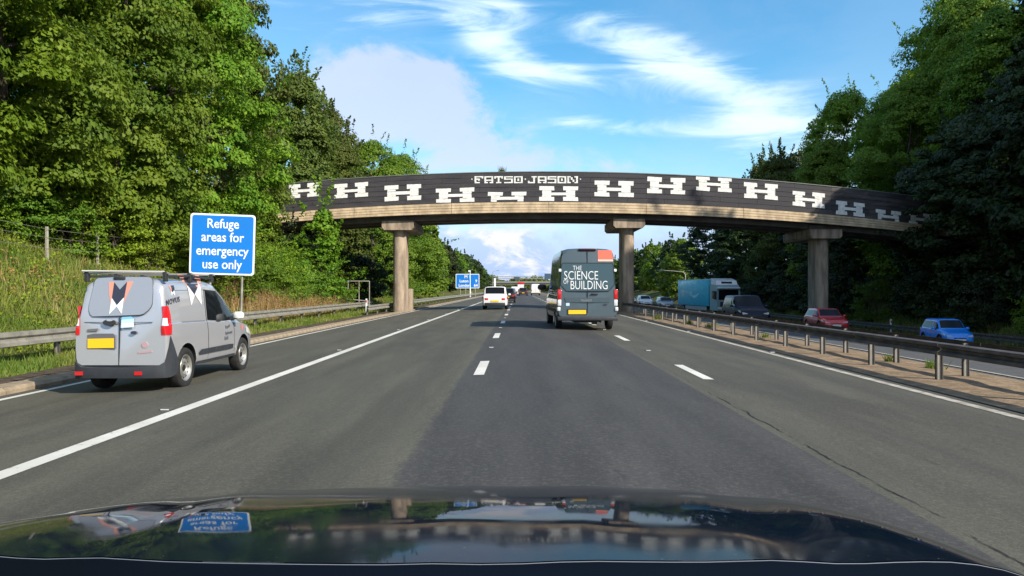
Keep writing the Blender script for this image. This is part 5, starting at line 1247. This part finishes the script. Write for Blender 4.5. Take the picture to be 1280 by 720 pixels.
    MB().tube([(-w * .9, .10, H + .098), (w * .78, .22, H + .090)], .012, 8).build('carried_pole', mat('pale_pipe', (.55, .54, .50), .5), root, smooth=60)
    MB().tube([(0, 1.6, H - .01), (-.02, 1.5, H + .22)], .006, 5).build('aerial', blackpl, root)
grey_van()

# ---- own car bonnet
def own_car():
    root = thing('car', 'glossy dark navy bonnet of the car the picture is taken from', 'car', (-.10, 0, 0))
    pm = mat('own_car_navy_gloss', (.007, .012, .022), .04, 0.0, coat=0.0, spec=.05)
    gq = NG(pm.node_tree); bq = pm.node_tree.nodes['Principled BSDF']; pq = gq.n('ShaderNodeTexCoord').outputs['Object']
    gq.put(bq.inputs['Roughness'], gq.ramp(gq.noise(pq, 3.2, 6, 0.65), 0.35, 0.72, 0.025, 0.13))
    dust = gq.m('MULTIPLY', gq.ramp(gq.noise(pq, 95, 2, 0.7), 0.70, 0.76), 0.5)
    gq.put(bq.inputs['Base Color'], gq.mix(dust, gq.mix(gq.ramp(gq.noise(pq, 2.0, 5, 0.7), 0.4, 0.7), (.004, .009, .018, 1), (.013, .017, .024, 1)), (.16, .15, .13, 1)))
    bb = gq.n('ShaderNodeBump'); bb.inputs['Distance'].default_value = 0.006; bb.inputs['Strength'].default_value = 0.35
    gq.put(bb.inputs['Height'], gq.noise(pq, 3.0, 1.5, 0.4)); gq.put(bq.inputs['Normal'], bb.outputs[0])
    ys_ = [.90]; z_ = 1.032; prof = []
    y = .90
    while y < 2.45:
        t = np.interp(y, [.9, 1.1, 1.4, 1.66, 1.85, 2.0, 2.15, 2.3, 2.45], [4.5, 6.0, 9.8, 14.4, 22, 36, 60, 76, 84]); prof.append((y, z_)); dy = .03 if y < 2.0 else .02; z_ -= math.tan(R(t)) * dy; y += dy
    nx = 48; b = MB(); W0 = .97
    for (y, z) in prof:
        for k in range(nx + 1):
            s = -1 + 2 * k / nx; sh = math.copysign(abs(s) ** .9, s); x = sh * W0
            a = abs(x)
            crown_ = -.030 * (a / .8) ** 2 - (.09 if x > 0 else .03) * max(0, (a - .60) / .28) ** 2.2 - .34 * max(0, (a - .91) / .06) ** 1.6
            ridge = (.0045 * math.exp(-abs(x - .165 - .10 * (y - .9)) / .05) if x < .165 + .10 * (y - .9) else .0045 * math.exp(-abs(x - .165 - .10 * (y - .9)) / .22)) + .35 * (.007 * math.exp(-((a - .40 - .06 * (y - .9)) / .05) ** 2) - .006 * math.exp(-((a - .50 - .06 * (y - .9)) / .05) ** 2) + .004 * math.exp(-(x / .035) ** 2))
            yo = y - .02 * max(0, 1 - (y - .9) / .3) + (.15 if x < 0 else .10) * (a / .8) ** 2 * max(0, 1 - (y - .9) / .4) - .22 * (a / .85) ** 3 * max(0, (y - 1.3) / 1.0)
            b.v.append((x, yo, z + crown_ + ridge * (1 if y < 1.8 else .4)))
    m_ = nx + 1
    for i in range(len(prof) - 1):
        for k in range(nx): a0 = i * m_ + k; b.f.append((a0, a0 + 1, a0 + m_ + 1, a0 + m_)); b.m.append(0)
    b.build('bonnet', pm, root, smooth=60)
    # pale tube adds the highlight along the bonnet's rear edge; scuttle below it
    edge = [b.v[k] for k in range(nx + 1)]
    MB().tube([(p[0], p[1] - .002, p[2] - .0015) for p in edge[2:-2]], .0007, 5).build('bonnet_edge_highlight', mat('edge_highlight', (.35, .36, .38), .25, .6), root, smooth=60)
    sc = MB(); n = len(edge)
    for p in edge: sc.v += [(p[0], p[1] - .0004, p[2] - .0012), (p[0], p[1] - .03, p[2] - .006), (p[0] * .98, .55, 1.0), (p[0] * .96, .30, 1.02)]
    for i in range(n - 1):
        for k in range(3): a0 = i * 4 + k; sc.f.append((a0, a0 + 1, a0 + 5, a0 + 4)); sc.m.append(0)
    sc.build('scuttle', mat('scuttle_navy_black', (.0025, .0035, .007), .5, spec=.06), root, smooth=60)
    for sg in (-1, 1): 
        MB().box(min(sg * .52, sg * .82), max(sg * .52, sg * .82), 2.0, 2.16, .60, .74, 0, .04).build('headlamp', clearlens, root, smooth=40)
        MB().quad([(sg * .96, .2, .3), (sg * .96, 1.9, .3), (sg * .96, 1.9, .62), (sg * .96, .2, .66)]).build('wing', pm, root)
    MB().box(-.84, .84, 2.06, 2.22, .24, .60, 0, .06).build('front_bumper', pm, root, smooth=40); MB().box(-.5, .5, 2.1, 2.235, .30, .50, 0, .02).build('grille', blackpl, root)
    wheels(root, (1.55,), .76, .31, .2, 'alloy5')
own_car()
bpy.context.view_layer.update()
